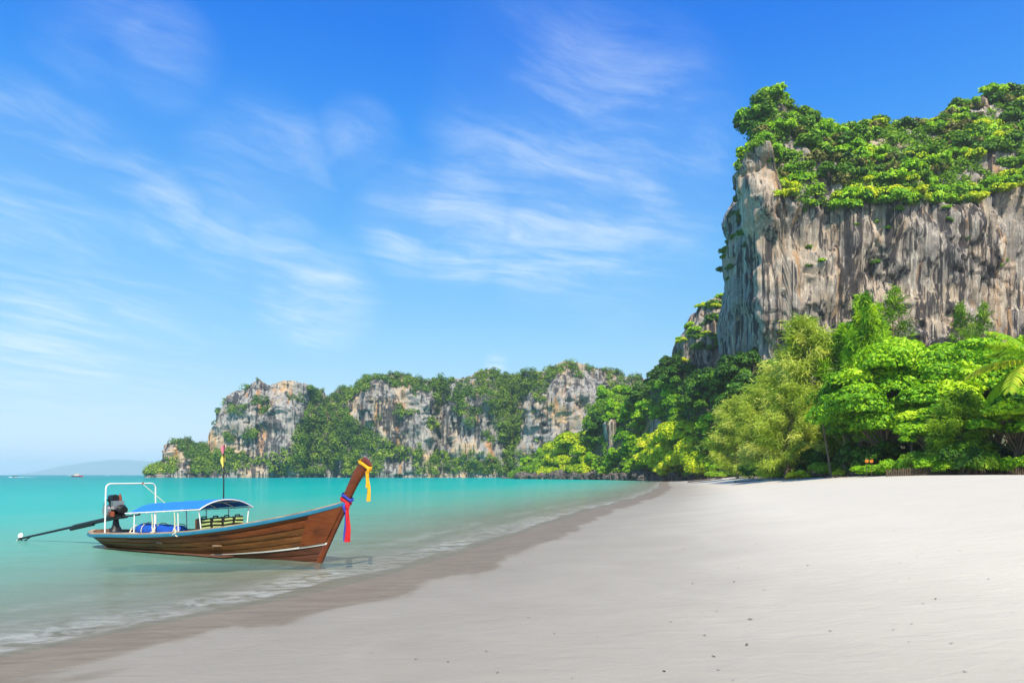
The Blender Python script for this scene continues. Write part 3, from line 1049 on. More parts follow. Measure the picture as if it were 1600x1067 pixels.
beach_trees = [
    # name, mesh, px, depth, top py, base height of the mesh, width factor, label
    ('casuarina_tree', CAS[1], 1152, 150, 618, 16, 1.05, 'pale feathery casuarina at the left end of the beach tree line'),
    ('casuarina_tree', CAS[0], 1205, 122, 575, 20, 1.15, 'bushy olive casuarina right of the yellow-green shrubs at the sand edge'),
    ('casuarina_tree', CAS[0], 1262, 104, 496, 20, 1.0, 'tallest wide casuarina with soft pale plumes left of the broadleaf trees'),
    ('casuarina_tree', CAS[1], 1232, 98, 600, 16, 1.1, 'low spreading casuarina with drooping sprays reaching down to the sand'),
    ('casuarina_tree', CAS[4], 1322, 100, 505, 17, 0.9, 'fresh green casuarina standing behind the dark leaning trunk'),
    ('casuarina_tree', CAS[4], 1350, 94, 458, 17, 0.55, 'slim bright green casuarina spire in front of the cliff face'),
    ('casuarina_tree', CAS[2], 1390, 96, 440, 22, 0.95, 'thin sparse casuarina, the tallest spire against the cliff'),
    ('casuarina_tree', CAS[2], 1508, 100, 468, 22, 0.7, 'sparse olive casuarina top left of a matching spire at right'),
    ('casuarina_tree', CAS[2], 1531, 104, 466, 22, 0.7, 'sparse olive casuarina top, the rightmost spire against the cliff'),
    ('broadleaf_tree', BRO[0], 1392, 80, 530, 14.5, 1.0, 'spreading broadleaf tree with layered bright green leaves in the middle of the tree line'),
    ('broadleaf_tree', BRO[1], 1525, 82, 506, 15.5, 1.05, 'large rounded yellow-green broadleaf tree beside the palm'),
    ('broadleaf_tree', BRO[2], 1462, 70, 618, 9, 1.05, 'smaller light green broadleaf tree between the two big crowns'),
    ('broadleaf_tree', BRO[2], 1588, 61, 600, 9, 1.15, 'dense leafy tree under the palm at the right edge'),
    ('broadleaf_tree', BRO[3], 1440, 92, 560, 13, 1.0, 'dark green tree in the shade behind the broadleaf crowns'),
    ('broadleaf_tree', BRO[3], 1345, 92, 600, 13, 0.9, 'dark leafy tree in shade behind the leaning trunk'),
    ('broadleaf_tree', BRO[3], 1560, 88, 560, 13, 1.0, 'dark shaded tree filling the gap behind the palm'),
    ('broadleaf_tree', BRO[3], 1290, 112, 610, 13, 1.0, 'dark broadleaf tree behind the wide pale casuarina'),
    ('broadleaf_tree', BRO[0], 1640, 74, 520, 14.5, 1.0, 'bright broadleaf tree cut by the right edge of the picture'),
    ('casuarina_tree', CAS[3], 1500, 62, 612, 11, 1.05, 'dark soft young casuarina in front of the broadleaf trees near the palm'),
]
for nm, pair, px, dp, py, bh, wf, lab in beach_trees:
    loc = stand(px, dp)
    s = (height_for(py, dp) + (2.5 - loc.z)) / bh
    plant(nm, pair, lab, 'tree', loc, (s * wf, s * wf, s), None, 'trees behind the beach')

# bare leaning trunks in the shade
for px, dp, top, lean, lab in ((1300, 84, 9.5, -1.6, 'dark slender leaning trunk rising at the edge of the casuarinas'),
                               (1337, 84, 5.0, -1.6, 'pale thin leaning trunk in the shade below the broadleaf tree'),
                               (1424, 74, 6.5, 0.3, 'straight dark trunk below the layered broadleaf crown')):
    b0 = stand(px, dp)
    r = thing('bare_tree', lab, 'tree', b0, 0, 'trees behind the beach')
    g = np.random.default_rng(px)
    mb = MB()
    limb(mb, (0, 0, -0.4), (lean, 0, top), 0.09 if px == 1337 else 0.15, 0.05, g, 0.03, 7, 8)
    mb.build('trunk', BARK_PALE if px == 1337 else BARK, r, True)
    for k in range(4):
        mb = MB()
        u = 0.45 + 0.14 * k
        limb(mb, (lean * u, 0, top * u), (lean * u + (1.6 if k % 2 else -1.6), g.normal() * 0.6, top * u + 1.5), 0.05, 0.015, g, 0.1, 5, 5)
        mb.build('branch', BARK_PALE if px == 1337 else BARK, r, True)

# shrubs along the sand edge
edge_shrubs = [(1128, 190, 1, 1.5, 'green'), (1172, 138, 3, 1.5, 'dark'), (1190, 128, 2, 1.2, 'lime'), (1212, 112, 0, 1.1, 'bright'), (1232, 104, 3, 1.3, 'dark'), (1250, 92, 2, 0.9, 'lime'),
               (1272, 94, 3, 1.3, 'dark'), (1292, 90, 1, 1.1, 'green'), (1312, 84, 2, 0.55, 'lime'), (1330, 83, 3, 1.2, 'dark'), (1362, 72, 0, 0.75, 'bright'), (1350, 80, 3, 1.2, 'dark'), (1380, 78, 3, 1.2, 'dark'),
               (1403, 69, 0, 0.65, 'bright'), (1432, 68, 1, 1.0, 'green'), (1455, 66, 1, 0.8, 'green'), (1462, 74, 3, 1.4, 'dark'), (1480, 62, 0, 0.95, 'bright'), (1502, 60, 3, 0.8, 'dark'), (1528, 60, 1, 0.8, 'green'),
               (1545, 66, 3, 1.3, 'dark'), (1568, 60, 2, 0.55, 'lime'), (1588, 59, 0, 0.8, 'bright'), (1605, 62, 3, 1.2, 'dark'), (1420, 80, 3, 1.5, 'dark'), (1510, 76, 3, 1.5, 'dark')]
near_of = lambda px: ('at the left end of the tree line' if px < 1160 else 'below the olive casuarina' if px < 1240 else 'below the tallest wide casuarina' if px < 1300 else 'beside the leaning trunks' if px < 1345 else
                      'by the orange signboard' if px < 1375 else 'in front of the straight dark trunk' if px < 1445 else 'below the small light green tree' if px < 1490 else 'below the soft young casuarina' if px < 1535 else 'under the palm at the right edge')
size_of = {'green': 'mid green shrub', 'dark': 'dark shaded shrub', 'lime': 'yellow-green leafy shrub', 'bright': 'fresh green shrub'}
seen = {}
for px, dp, k, s, tone in edge_shrubs:
    key = (tone, near_of(px))
    seen[key] = seen.get(key, 0) + 1
    lab = f'{size_of[tone]} on the sand edge {near_of(px)}'
    if seen[key] > 1:
        lab = ['', '', 'second ', 'third ', 'fourth '][seen[key]] + lab if tone != 'dark' else 'taller ' + lab if seen[key] == 2 else 'rearmost ' + lab
    plant('shrub', SHR[k], lab, 'shrub', stand(px, dp), (s * random.uniform(0.8, 1.15), s * random.uniform(0.8, 1.15), s * random.uniform(0.65, 1.35)), None, 'shrubs along the sand edge', 'stem')


# ---- palm at the right edge
def palm(loc, h, lab, seed, nf=17, fl=5.2):
    g = np.random.default_rng(seed)
    r = thing('palm_tree', lab, 'palm', loc, 0)
    mb = MB()
    tp = [(-0.5 * u * u, 0.2 * u, -0.4 + (h + 0.4) * u) for u in np.linspace(0, 1, 14)]
    mb.tube(tp, [0.19 - 0.05 * u + (0.012 if i % 2 else 0) for i, u in enumerate(np.linspace(0, 1, 14))], 9)
    mb.build('trunk', BARK_PALE, r, True)
    c = np.array(tp[-1])
    for f in range(nf):
        az = f * 2.399 + g.normal() * 0.15
        el = R(72) - R(105) * (f / nf) + 0.08 * g.normal()
        ln = fl * (0.85 + 0.3 * g.random())
        hz = np.array([math.cos(az), math.sin(az), 0])
        pts, p, e = [], c.copy(), el
        for k in range(11):
            pts.append(p.copy())
            p = p + (hz * math.cos(e) + np.array([0, 0, math.sin(e)])) * ln / 10
            e -= 0.085 + 0.06 * (k / 10)
        pts = np.array(pts)
        mb = MB()
        mb.tube([tuple(q) for q in pts], [0.035 * (1 - 0.85 * k / 10) for k in range(11)], 4, False)
        V, F, T = [], [], []
        sidev = np.cross(hz, (0, 0, 1))
        nl = 46
        base_t = 0.32 + 0.30 * g.random() + (0.30 if f in (9, 12) else 0)
        for q in range(nl):
            u = 0.14 + 0.86 * q / nl
            i0 = min(9, int(u * 10))
            fr = u * 10 - i0
            b = pts[i0] * (1 - fr) + pts[i0 + 1] * fr
            ax = unit(pts[i0 + 1] - pts[i0])
            ll = 1.05 * math.sin(math.pi * min(1, 0.12 + 0.86 * u)) ** 0.6 + 0.12
            for s in (-1, 1):
                d = unit(sidev * s + ax * 0.55 + np.array([0, 0, -0.25 - 0.25 * g.random()]) + g.normal(size=3) * 0.06)
                wv = unit(np.cross(d, np.cross(ax, d))) * 0.05
                m_ = b + d * ll * 0.5
                tip = b + d * ll + np.array([0, 0, -0.30 * ll])
                n0 = len(V)
                V += [b - wv * 0.4, b + wv * 0.4, m_ + wv, tip, m_ - wv]
                F.append(list(range(n0, n0 + 5)))
                T += [np.clip(base_t + 0.12 * g.normal(), 0, 1)] * 5
        # rachis and leaflets are one leaf
        n0 = len(V)
        quads = [tuple(i + n0 for i in fc) for fc in mb.f]
        allv = np.concatenate([np.array(V), np.array(mb.v)])
        me = mesh_np('frond', allv, [np.array(F), np.array(quads)], {'tone': np.concatenate([T, np.full(len(mb.v), 0.55)])})
        put('frond', me, LEAF_PALM, r)
    return r


palm(stand(1632, 55), 9.2, 'coconut palm with long yellowing fronds at the right edge', 5)

# ---- knoll: trees on the wooded rise
KT = [broadleaf_mesh('knoll_tree', 71, 11, 11, 30, 110, 0.46, LEAF_BRIGHT, 0.10, 0.9, low=0.7),
      broadleaf_mesh('knoll_tree', 72, 12, 10, 30, 110, 0.46, LEAF_MID, 0.10, 0.95, low=0.7),
      broadleaf_mesh('knoll_tree', 73, 11, 12, 30, 100, 0.48, LEAF_DARK, 0.10, 0.9, low=0.7),
      broadleaf_mesh('knoll_tree', 74, 8, 12, 34, 120, 0.42, LEAF_LIME, 0.04, 0.9, low=0.7),
      broadleaf_mesh('knoll_tree', 75, 12, 12, 34, 100, 0.46, LEAF_BRIGHT, 0.06, 0.95, low=0.75)]
KPAL = {0: 'bright green', 1: 'mid green', 2: 'dark green', 3: 'yellow-green', 4: 'lush green'}


def knoll_at(px, py_top, hgt, dmin, dmax):
    """the distance at which a tree of this height on the knoll reaches the skyline row py_top"""
    dp = np.arange(dmin, dmax, 1.5)
    x = (px - CX) / FPX * dp
    z = np.maximum(knoll_z(x, dp), ground_z(x, dp) - 0.3)
    e = np.abs(HY - FPX * (z + hgt - EYE) / dp - py_top)
    i = int(np.argmin(e + 0.01 * np.arange(len(dp))))
    return float(e[i]), float(x[i]), float(dp[i]), float(z[i])


knoll_trees = [
    # px, top py, height m, kind, extra width, where
    (822, 712, 7, 4, 1.1, 'above the rocks at the left tip of the knoll'), (846, 700, 7, 0, 1.1, 'second from the left tip of the knoll'), (868, 690, 8, 3, 1.2, 'left of the brightest shrubs on the knoll'),
    (892, 676, 9, 3, 1.3, 'high on the left slope of the knoll'), (915, 690, 8, 3, 1.2, 'right of the high left shrub on the knoll'), (880, 712, 6, 3, 1.2, 'low over the rocks on the left of the knoll'),
    (925, 705, 7, 0, 1.1, 'beside the dark hollow on the knoll'), (935, 640, 12, 2, 1.0, 'overhanging the dark hollow on the knoll'), (925, 668, 11, 2, 1.0, 'inside the dark hollow left of the bare rock face'),
    (945, 603, 12, 0, 0.95, 'crowning the left brow of the knoll'), (972, 598, 12, 4, 1.05, 'crowning the brow above the bare rock face'), (960, 625, 10, 0, 0.9, 'hanging over the bare rock face'),
    (1000, 604, 11, 2, 1.0, 'behind the brow trees of the knoll'), (1012, 616, 11, 4, 1.0, 'at the centre of the knoll, right of the brow trees'), (1045, 586, 11, 4, 1.1, 'with a sunlit top below the dark knoll summit'),
    (1030, 575, 12, 2, 1.0, 'left of the summit tree on the knoll'), (1050, 552, 14, 2, 0.9, 'standing tallest on the knoll summit'), (1068, 566, 12, 2, 1.1, 'right of the summit tree on the knoll'),
    (1090, 575, 12, 2, 1.1, 'below the overhanging rock knob'), (1115, 572, 12, 2, 1.1, 'at the foot of the overhanging rock knob'), (1142, 556, 13, 2, 1.1, 'in deep shade at the foot of the buttress'),
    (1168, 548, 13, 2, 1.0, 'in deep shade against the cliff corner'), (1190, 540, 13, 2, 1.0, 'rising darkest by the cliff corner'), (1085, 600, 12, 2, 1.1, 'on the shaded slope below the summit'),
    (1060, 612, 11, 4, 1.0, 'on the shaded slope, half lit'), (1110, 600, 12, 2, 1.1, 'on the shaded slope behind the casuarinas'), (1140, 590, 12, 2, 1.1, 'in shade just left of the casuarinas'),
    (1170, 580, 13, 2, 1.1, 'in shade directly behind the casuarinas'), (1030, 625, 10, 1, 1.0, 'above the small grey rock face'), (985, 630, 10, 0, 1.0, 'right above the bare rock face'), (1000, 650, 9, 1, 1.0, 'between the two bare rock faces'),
    (1060, 640, 10, 1, 1.0, 'right of the small grey rock face'), (985, 668, 10, 4, 1.35, 'as a large round shrub by the knoll shore'), (1012, 690, 8, 0, 1.1, 'in front of the small grey rock face'),
    (960, 700, 7, 0, 1.1, 'below the bare rock face'), (1050, 655, 9, 3, 1.15, 'on top of the yellow shrub bank'), (1075, 652, 10, 3, 1.25, 'tallest in the yellow shrub bank by the sand'), (1088, 680, 8, 3, 1.2, 'in the middle of the yellow shrub bank'),
    (1060, 690, 8, 3, 1.1, 'low in the yellow shrub bank, left side'), (1095, 700, 7, 3, 1.15, 'at the sand end of the yellow shrub bank'), (1118, 640, 11, 4, 1.0, 'between the yellow bank and the casuarinas'), (1108, 668, 10, 2, 1.0, 'shading the gap beside the yellow bank'),
    (1130, 660, 11, 0, 0.9, 'next to the leftmost casuarina'), (1040, 705, 6, 0, 1.1, 'at the foot of the yellow shrub bank'), (1120, 705, 7, 0, 1.0, 'low beside the yellow bank, nearest the sand')]
for px, py, h, k, wf, where in knoll_trees:
    e, x, dp, z = knoll_at(px, py, h, np.interp(px, KC_PX, KC_PY) + 1.5, np.interp(px, KC_PX, KC_PY) + 64)
    bh = (11, 12, 11, 8, 12)[k]
    s = h / bh
    plant('knoll_tree' if h > 8.5 else 'shrub', KT[k], f'{KPAL[k]} {"tree" if h > 8.5 else "shrub"} {where}', 'tree' if h > 8.5 else 'shrub', (x, dp, z), (s * wf, s * wf, s), None, 'trees and shrubs on the knoll')

# shrubs closing the front of the knoll
g = np.random.default_rng(83)
for i in range(100):
    px = g.uniform(806, 1126)
    yc = float(np.interp(px, KC_PX, KC_PY))
    dp = yc + 2.5 + (22 if px < 1015 else 11) * g.random() ** 1.3
    x = (px - CX) / FPX * dp
    z = max(float(knoll_z(np.array([x]), np.array([dp]))[0]), gz_at(x, dp) - 0.3)
    if px < 850:
        k, nm = int(g.choice([0, 4, 1])), 'at the left tip of the knoll'
    elif px < 930:
        k, nm = int(g.choice([3, 3, 0])), 'in the yellow-green patch left of the dark hollow'
    elif px < 1015:
        k, nm = int(g.choice([0, 4, 1])), 'on the shore slope below the bare rock face'
    else:
        k, nm = int(g.choice([3, 3, 3, 0])), 'in the yellow shrub bank by the sand'
    s_ = (3.2 + 3.2 * g.random() + (1.8 if px > 1015 else 0)) / (11, 12, 11, 8, 12)[k]
    plant('shrub', KT[k], f'{"low" if s_ * (11, 12, 11, 8, 12)[k] < 4.8 else "rounded" if s_ * (11, 12, 11, 8, 12)[k] < 6.2 else "tall"} {KPAL[k]} shrub {"near the left end" if px < 1052 else "near the right end"} {nm.replace("in the", "of the")}' if px > 1015 else f'small {KPAL[k]} shrub {nm}', 'shrub', (x, dp, z - 0.2), (s_ * 1.15, s_ * 1.15, s_), None, 'trees and shrubs on the knoll')

# low scrub that closes the ground between them
g = np.random.default_rng(81)
n = 1500
spx = g.uniform(798, 1240, n)
sr = g.random(n) * 62
sdp = np.interp(spx, KC_PX, KC_PY) + 2 + sr
sxx = (spx - CX) / FPX * sdp
szz = knoll_z(sxx, sdp)
ok = szz > 0.6
cs = np.stack([sxx, sdp, szz + 0.6], 1)[ok]
V, F, T = clump_leaves(cs, 1.3 + 1.5 * g.random(len(cs)), 14, 0.5, g, flat=0.8)
o = put('scrub', mesh_np('scrub', V, F, {'tone': T}), LEAF_MID)
o['kind'] = 'stuff'
tag(o, 'low green scrub covering the ground of the wooded knoll', 'scrub')

# bare rock faces on the knoll
for cxp, cyp0, cyp1, wpx, dp, lab in ((957, 656, 705, 19, 322, 'narrow pale grey rock face among the knoll trees'), (1033, 652, 685, 20, 280, 'small grey fluted rock face below the knoll summit')):
    dp = float(np.interp(cxp, KC_PX, KC_PY)) + 15
    x0 = (cxp - CX) / FPX * dp
    hw = wpx / FPX * dp / 2
    zt = EYE + (HY - cyp0) / FPX * dp
    poly = [(x0 + hw * 1.1 * math.cos(a), dp + 5 + 6 * math.sin(a)) for a in np.linspace(0, 2 * math.pi, 9)[:-1]]
    o, rec = karst('rock_outcrop', poly, lambda Q: zt - 2, lambda Q: zt + 1, lambda Q: 2.0, lambda p: 0.7, 44, 6, ROCK_CLIFF, cxp, 0.45, None, 0.0, 0.5)
    tag(o, lab, 'rock')
    for q, (dx, sc_) in enumerate(((-1.6, 0.55), (1.4, 0.62), (0.2, 0.7))):
        plant('shrub', KT[(0, 4, 1)[q]], f'{("bright", "lush", "mid")[q]} green shrub rooted on top of the {"narrow pale" if cxp < 1000 else "small fluted"} rock face', 'shrub', (x0 + dx, dp + 1.5 + q, zt - 2.0), sc_ * (0.8 if q else 1), None, 'trees and shrubs on the knoll')


# ---- shore rocks at the foot of the knoll
def boulder_mesh(seed):
    bm = bmesh.new()
    bmesh.ops.create_icosphere(bm, subdivisions=4, radius=1.0)
    P = np.array([v.co for v in bm.verts])
    d = 0.45 * fbm(P[:, 0] * 1.1 + seed, P[:, 1] * 1.1, P[:, 2] * 1.1, seed, 3) + 0.35 * (0.5 - np.abs(vnoise(P[:, 0] * 2.2, P[:, 1] * 2.2, P[:, 2] * 1.2 + seed, seed + 4) - 0.5) * 2)
    d = d + 0.16 * fbm(P[:, 0] * 5, P[:, 1] * 5, P[:, 2] * 5, seed + 8, 3)
    for v, q in zip(bm.verts, d):
        v.co *= 1 + q
        v.co.z *= 0.72
    me = bpy.data.meshes.new('boulder')
    bm.to_mesh(me)
    bm.free()
    me.materials.append(ROCK_SHORE)
    return me


BOUL = [boulder_mesh(s) for s in (3, 14, 25, 36)]
g = np.random.default_rng(91)
rocks = [(812, 393, 3.0), (822, 389, 4.2), (836, 385, 4.0), (850, 378, 3.6), (863, 372, 4.6), (880, 366, 5.0), (893, 360, 3.6), (906, 350, 4.4), (918, 346, 3.6), (932, 338, 4.4), (946, 331, 3.6), (958, 324, 3.8), (970, 318, 3.2),
         (984, 311, 4.2), (998, 304, 4.8), (1010, 296, 4.0), (1022, 290, 4.6), (1034, 284, 3.2), (1046, 277, 3.0), (1058, 271, 3.0), (1070, 264, 2.4), (1084, 257, 2.0), (1100, 248, 1.8), (1130, 205, 1.6)]
spot = ['at the tip of the knoll, touching the far water', 'second from the tip of the knoll', 'pale topped near the tip of the knoll', 'left of the lone pale boulder', 'broad, below the low yellow-green shrub', 'largest on the left of the knoll shore']
for i, (px, dp, s) in enumerate(rocks):
    dp = float(np.interp(px, KC_PX, KC_PY)) - 0.5
    x = (px - CX) / FPX * dp
    zz = gz_at(x, dp) if px > 1062 else 0.0
    near = ['under the left tip shrubs', 'under the yellow-green shrubs', 'under the dark hollow', 'below the bare rock face', 'below the large round shrub', 'where the rocks meet the sand'][min(5, i // 4)]
    o = put('boulder', BOUL[i % 4], None)
    o.location = (x, dp + 1, zz + s * 0.18)
    o.scale = (s * (0.9 + 0.4 * g.random()), s, s * (0.75 + 0.35 * g.random()))
    o.rotation_euler = (0.2 * g.normal(), 0.2 * g.normal(), g.random() * 6.28)
    tag(o, f'dark weathered shore boulder {near}, number {["one", "two", "three", "four"][i % 4]} from the left there', 'boulder', 'boulders along the knoll shore')

# ---- vegetation on the tall cliff
CB = [bush_mesh('cliff_bush', 101, 6.5, 4.6, 14, 62, 0.50, LEAF_BRIGHT, 0.75), bush_mesh('cliff_bush', 102, 6.0, 5.2, 14, 62, 0.50, LEAF_MID, 0.85), bush_mesh('cliff_bush', 103, 6.5, 3.6, 14, 66, 0.48, LEAF_LIME, 0.7),
      bush_mesh('cliff_bush', 104, 6.0, 5.0, 14, 56, 0.52, LEAF_DARK, 0.85), bush_mesh('cliff_bush', 105, 7.0, 4.4, 15, 60, 0.50, LEAF_BRIGHT, 0.8), bush_mesh('cliff_bush', 106, 5.5, 4.2, 16, 40, 0.42, LEAF_OLIVE, 0.95)]
tone_name = ['bright green', 'mid green', 'yellow-green', 'dark green', 'fresh green', 'dry olive']


def zone(px, py):
    if px < 1250 and py < 200:
        return 'on the pointed peak of the tall cliff'
    if py > 270:
        return ('along the left end of the lip of the tall cliff' if px < 1300 else 'along the middle of the lip of the tall cliff' if px < 1450 else 'along the right end of the lip of the tall cliff')
    if py < 215:
        return 'on the skyline left of the notch of the tall cliff' if px < 1335 else 'on the skyline right of the notch of the tall cliff' if px < 1480 else 'on the skyline at the right end of the tall cliff'
    return 'on the left slope above the tall cliff face' if px < 1300 else 'on the middle slope above the tall cliff face' if px < 1450 else 'on the right slope above the tall cliff face'


def plant_on(rec, count, vlo, vhi, pick, seed, smin, smax, lab_zone, mind=3.2, pxr=(1140, 1625), group='bushes on the tall cliff', front=-0.2):
    g = np.random.default_rng(seed)
    A, vv, Nn = rec['A'], rec['vv'], rec['N']
    ri = np.where((vv >= vlo) & (vv <= vhi))[0]
    wq = np.linalg.norm(np.roll(rec['Q'], -1, 0) - rec['Q'], axis=1)
    rec['W'] = wq / wq.sum()
    got = []
    tries = 0
    while len(got) < count and tries < count * 60:
        tries += 1
        r, c = int(g.choice(ri)), int(g.choice(A.shape[1], p=rec['W']))
        p = A[r, c]
        if Nn[c, 1] > front:
            continue
        px, py = pix(p)
        if not (pxr[0] < px < pxr[1]):
            continue
        s = smin + (smax - smin) * g.random()
        if any((p[0] - q[0]) ** 2 + (p[1] - q[1]) ** 2 + (p[2] - q[2]) ** 2 < (mind * s) ** 2 for q in got):
            continue
        k = pick(px, py, vv[r], g)
        if k is None:
            continue
        got.append(p)
        loc = Vector(p) + Vector((-Nn[c, 0], -Nn[c, 1], 0)) * 0.6 + Vector((0, 0, -0.8 * s))
        plant('cliff_bush', CB[k], f'{"small " if s < smin + 0.33 * (smax - smin) else "large " if s > smin + 0.67 * (smax - smin) else ""}{tone_name[k]} bush {lab_zone(px, py)}', 'bush', loc, s, None, group, 'stem')
    return got


def pick_cliff(px, py, v, g):
    gapn = float(vnoise(px * 0.018, py * 0.022, 1.0, 5))
    if px < 1238 and g.random() < 0.55:
        return None
    if gapn > 0.60 and 1.12 < v < 1.92:
        return None
    if v < 1.2:
        return int(g.choice([2, 2, 0, 4])) if px < 1470 else int(g.choice([0, 1, 2, 4]))
    return int(g.choice([0, 1, 1, 2, 3, 4, 3, 5, 5]))


plant_on(CLIFF, 265, 1.0, 2.0, pick_cliff, 7, 0.75, 1.5, zone, 2.35)
plant_on(CLIFF, 18, 0.72, 0.99, lambda px, py, v, g: int(g.choice([1, 3, 0])), 8, 0.3, 0.55, lambda px, py: 'clinging to the upper face of the tall cliff', 6.0)
plant_on(SHOULDER, 20, 0.75, 2.0, lambda px, py, v, g: int(g.choice([3, 3, 1])), 9, 0.45, 0.8, lambda px, py: 'on the edge of the shaded buttress', 2.6, (1100, 1190), 'bushes on the shaded buttress', 0.6)
plant_on(PILLAR, 34, 0.82, 2.0, lambda px, py, v, g: int(g.choice([1, 3, 0, 2])), 10, 0.5, 0.95, lambda px, py: 'on the crown of the overhanging rock knob', 2.3, (1050, 1140), 'bushes on the rock knob')

# low growth between the bushes of the cliff top
A, vv, Nn = CLIFF['A'], CLIFF['vv'], CLIFF['N']
P = A[vv > 1.02][:, Nn[:, 1] < 0.2].reshape(-1, 3)
px, py = pix(P)
ok = (px > 1140) & (px < 1640) & (vnoise(P[:, 0] * 0.09, P[:, 1] * 0.09, P[:, 2] * 0.12, 404) < 0.58)
g = np.random.default_rng(405)
C = P[ok][g.choice(int(ok.sum()), 2400, replace=False)]
V, F, T = clump_leaves(C, 0.9 + 1.3 * g.random(len(C)), 11, 0.46, g, flat=0.85)
o = put('scrub', mesh_np('scrub', V, F, {'tone': T}), LEAF_MID)
o['kind'] = 'stuff'
tag(o, 'low green scrub between the bushes on top of the tall cliff', 'scrub')

# ---- forest on the far headland: a mass no one could count
rockpoly = [[(262, 702), (275, 700), (300, 716), (302, 738), (268, 740), (258, 722)], [(334, 700), (338, 640), (352, 614), (385, 606), (440, 598), (466, 606), (468, 632), (456, 660), (446, 690), (415, 700), (398, 706), (372, 690)],
            [(556, 640), (566, 612), (590, 604), (616, 606), (640, 630), (668, 620), (676, 650), (680, 690), (662, 712), (640, 722), (632, 690), (600, 676), (572, 662)], [(690, 650), (700, 634), (740, 632), (760, 640), (764, 672), (778, 690), (776, 716), (756, 704), (730, 704), (716, 708), (690, 690)],
            [(822, 640), (832, 622), (858, 620), (866, 598), (890, 588), (930, 586), (938, 604), (930, 640), (900, 672), (870, 688), (838, 698), (822, 694)], [(600, 718), (640, 724), (650, 740), (600, 742)], [(376, 732), (410, 728), (418, 742), (376, 742)], [(504, 722), (530, 716), (536, 740), (506, 740)]]


def inside(px, py, poly):
    r = np.zeros(np.shape(px), bool)
    n = len(poly)
    for i in range(n):
        x0, y0 = poly[i]
        x1, y1 = poly[(i + 1) % n]
        c = ((y0 > py) != (y1 > py)) & (px < (x1 - x0) * (py - y0) / (y1 - y0 + 1e-9) + x0)
        r ^= c
    return r


rockpoly = [[(sum(p[0] for p in q) / len(q) + (x - sum(p[0] for p in q) / len(q)) * 1.18, sum(p[1] for p in q) / len(q) + (y - sum(p[1] for p in q) / len(q)) * 1.20) for x, y in q] for q in rockpoly]
A, Nn = FAR['A'], FAR['N']
front = np.where(Nn[:, 1] < 0.15)[0]
P = A[:, front].reshape(-1, 3)
NN = np.broadcast_to(np.stack([Nn[front, 0], Nn[front, 1], np.zeros(len(front))], 1)[None], (A.shape[0], len(front), 3)).reshape(-1, 3)
px, py = pix(P)
jx = px + 9 * fbm(P[:, 0] * 0.06, P[:, 1] * 0.06, P[:, 2] * 0.06, 301, 3)
jy = py + 9 * fbm(P[:, 0] * 0.06, P[:, 1] * 0.06, P[:, 2] * 0.06, 302, 3)
rk = np.zeros(len(P), bool)
for q in rockpoly:
    rk |= inside(jx, jy, q)
tuft = vnoise(P[:, 0] * 0.09, P[:, 1] * 0.09, P[:, 2] * 0.09, 303)
veg = (~rk | (tuft > 0.78)) & (P[:, 2] > 2.0) & (py < 739)
idx = np.where(veg)[0]
g = np.random.default_rng(17)
idx = g.choice(idx, min(5400, len(idx)), replace=False)
C = P[idx] + NN[idx] * 1.2
rad = 1.6 + 3.2 * g.random(len(idx)) ** 2.2
low = sstep(60, 0, P[idx][:, 2])
tn = np.clip(0.36 + 0.25 * low * g.random(len(idx)) + 0.16 * g.normal(size=len(idx)) + 0.35 * (vnoise(C[:, 0] * 0.03, C[:, 1] * 0.03, C[:, 2] * 0.03, 305) - 0.4), 0, 1)
V, F, T = clump_leaves(C, rad, 6.0, 0.64, g, flat=0.9, upb=0.3, low=-0.6, asp=0.7, tones=tn, spread=0.07, rnd=0.2)
o = put('forest', mesh_np('forest', V, F, {'tone': T}), LEAF_FAR)
o['kind'] = 'stuff'
tag(o, 'green forest clinging to the far headland cliffs', 'forest')
# ------------------------------------------------------------------ the longtail boat
def wood_material(name, c0, c1, stain, rough=0.42, gloss=0.5, worn=0.25):
    m, t, out = material(name)
    co = t.node('ShaderNodeTexCoord').outputs['Object']
    gr = t.noise(t.mapping(co, (1.2, 9, 14)), 1.0, 6, 0.65, 0.6)
    big = t.noise(t.mapping(co, (0.7, 2, 2.5)), 1.0, 4, 0.6, 0.3)
    c = t.mix(t.smooth(gr, 0.3, 0.7), c0, c1)
    c = t.mix(t.math('MULTIPLY', t.smooth(big, 0.48, 0.70), 0.75), c, stain)
    sc = t.noise(t.mapping(co, (2.5, 16, 18)), 1.4, 5, 0.7, 0.4)
    c = t.mix(t.math('MULTIPLY', t.smooth(sc, 0.66, 0.76), worn), c, (0.55, 0.47, 0.38))
    ro = t.math('ADD', rough - 0.12, t.math('MULTIPLY', big, 0.3))
    p = t.node('ShaderNodeBsdfPrincipled', in_Base_Color=c, in_Roughness=ro)
    p.inputs['Specular IOR Level'].default_value = gloss
    b = t.node('ShaderNodeBump', in_Height=gr)
    b.inputs['Strength'].default_value = 0.25
    b.inputs['Distance'].default_value = 0.02
    t.l.new(b.outputs[0], p.inputs['Normal'])
    t.l.new(p.outputs[0], out.inputs[0])
    return m


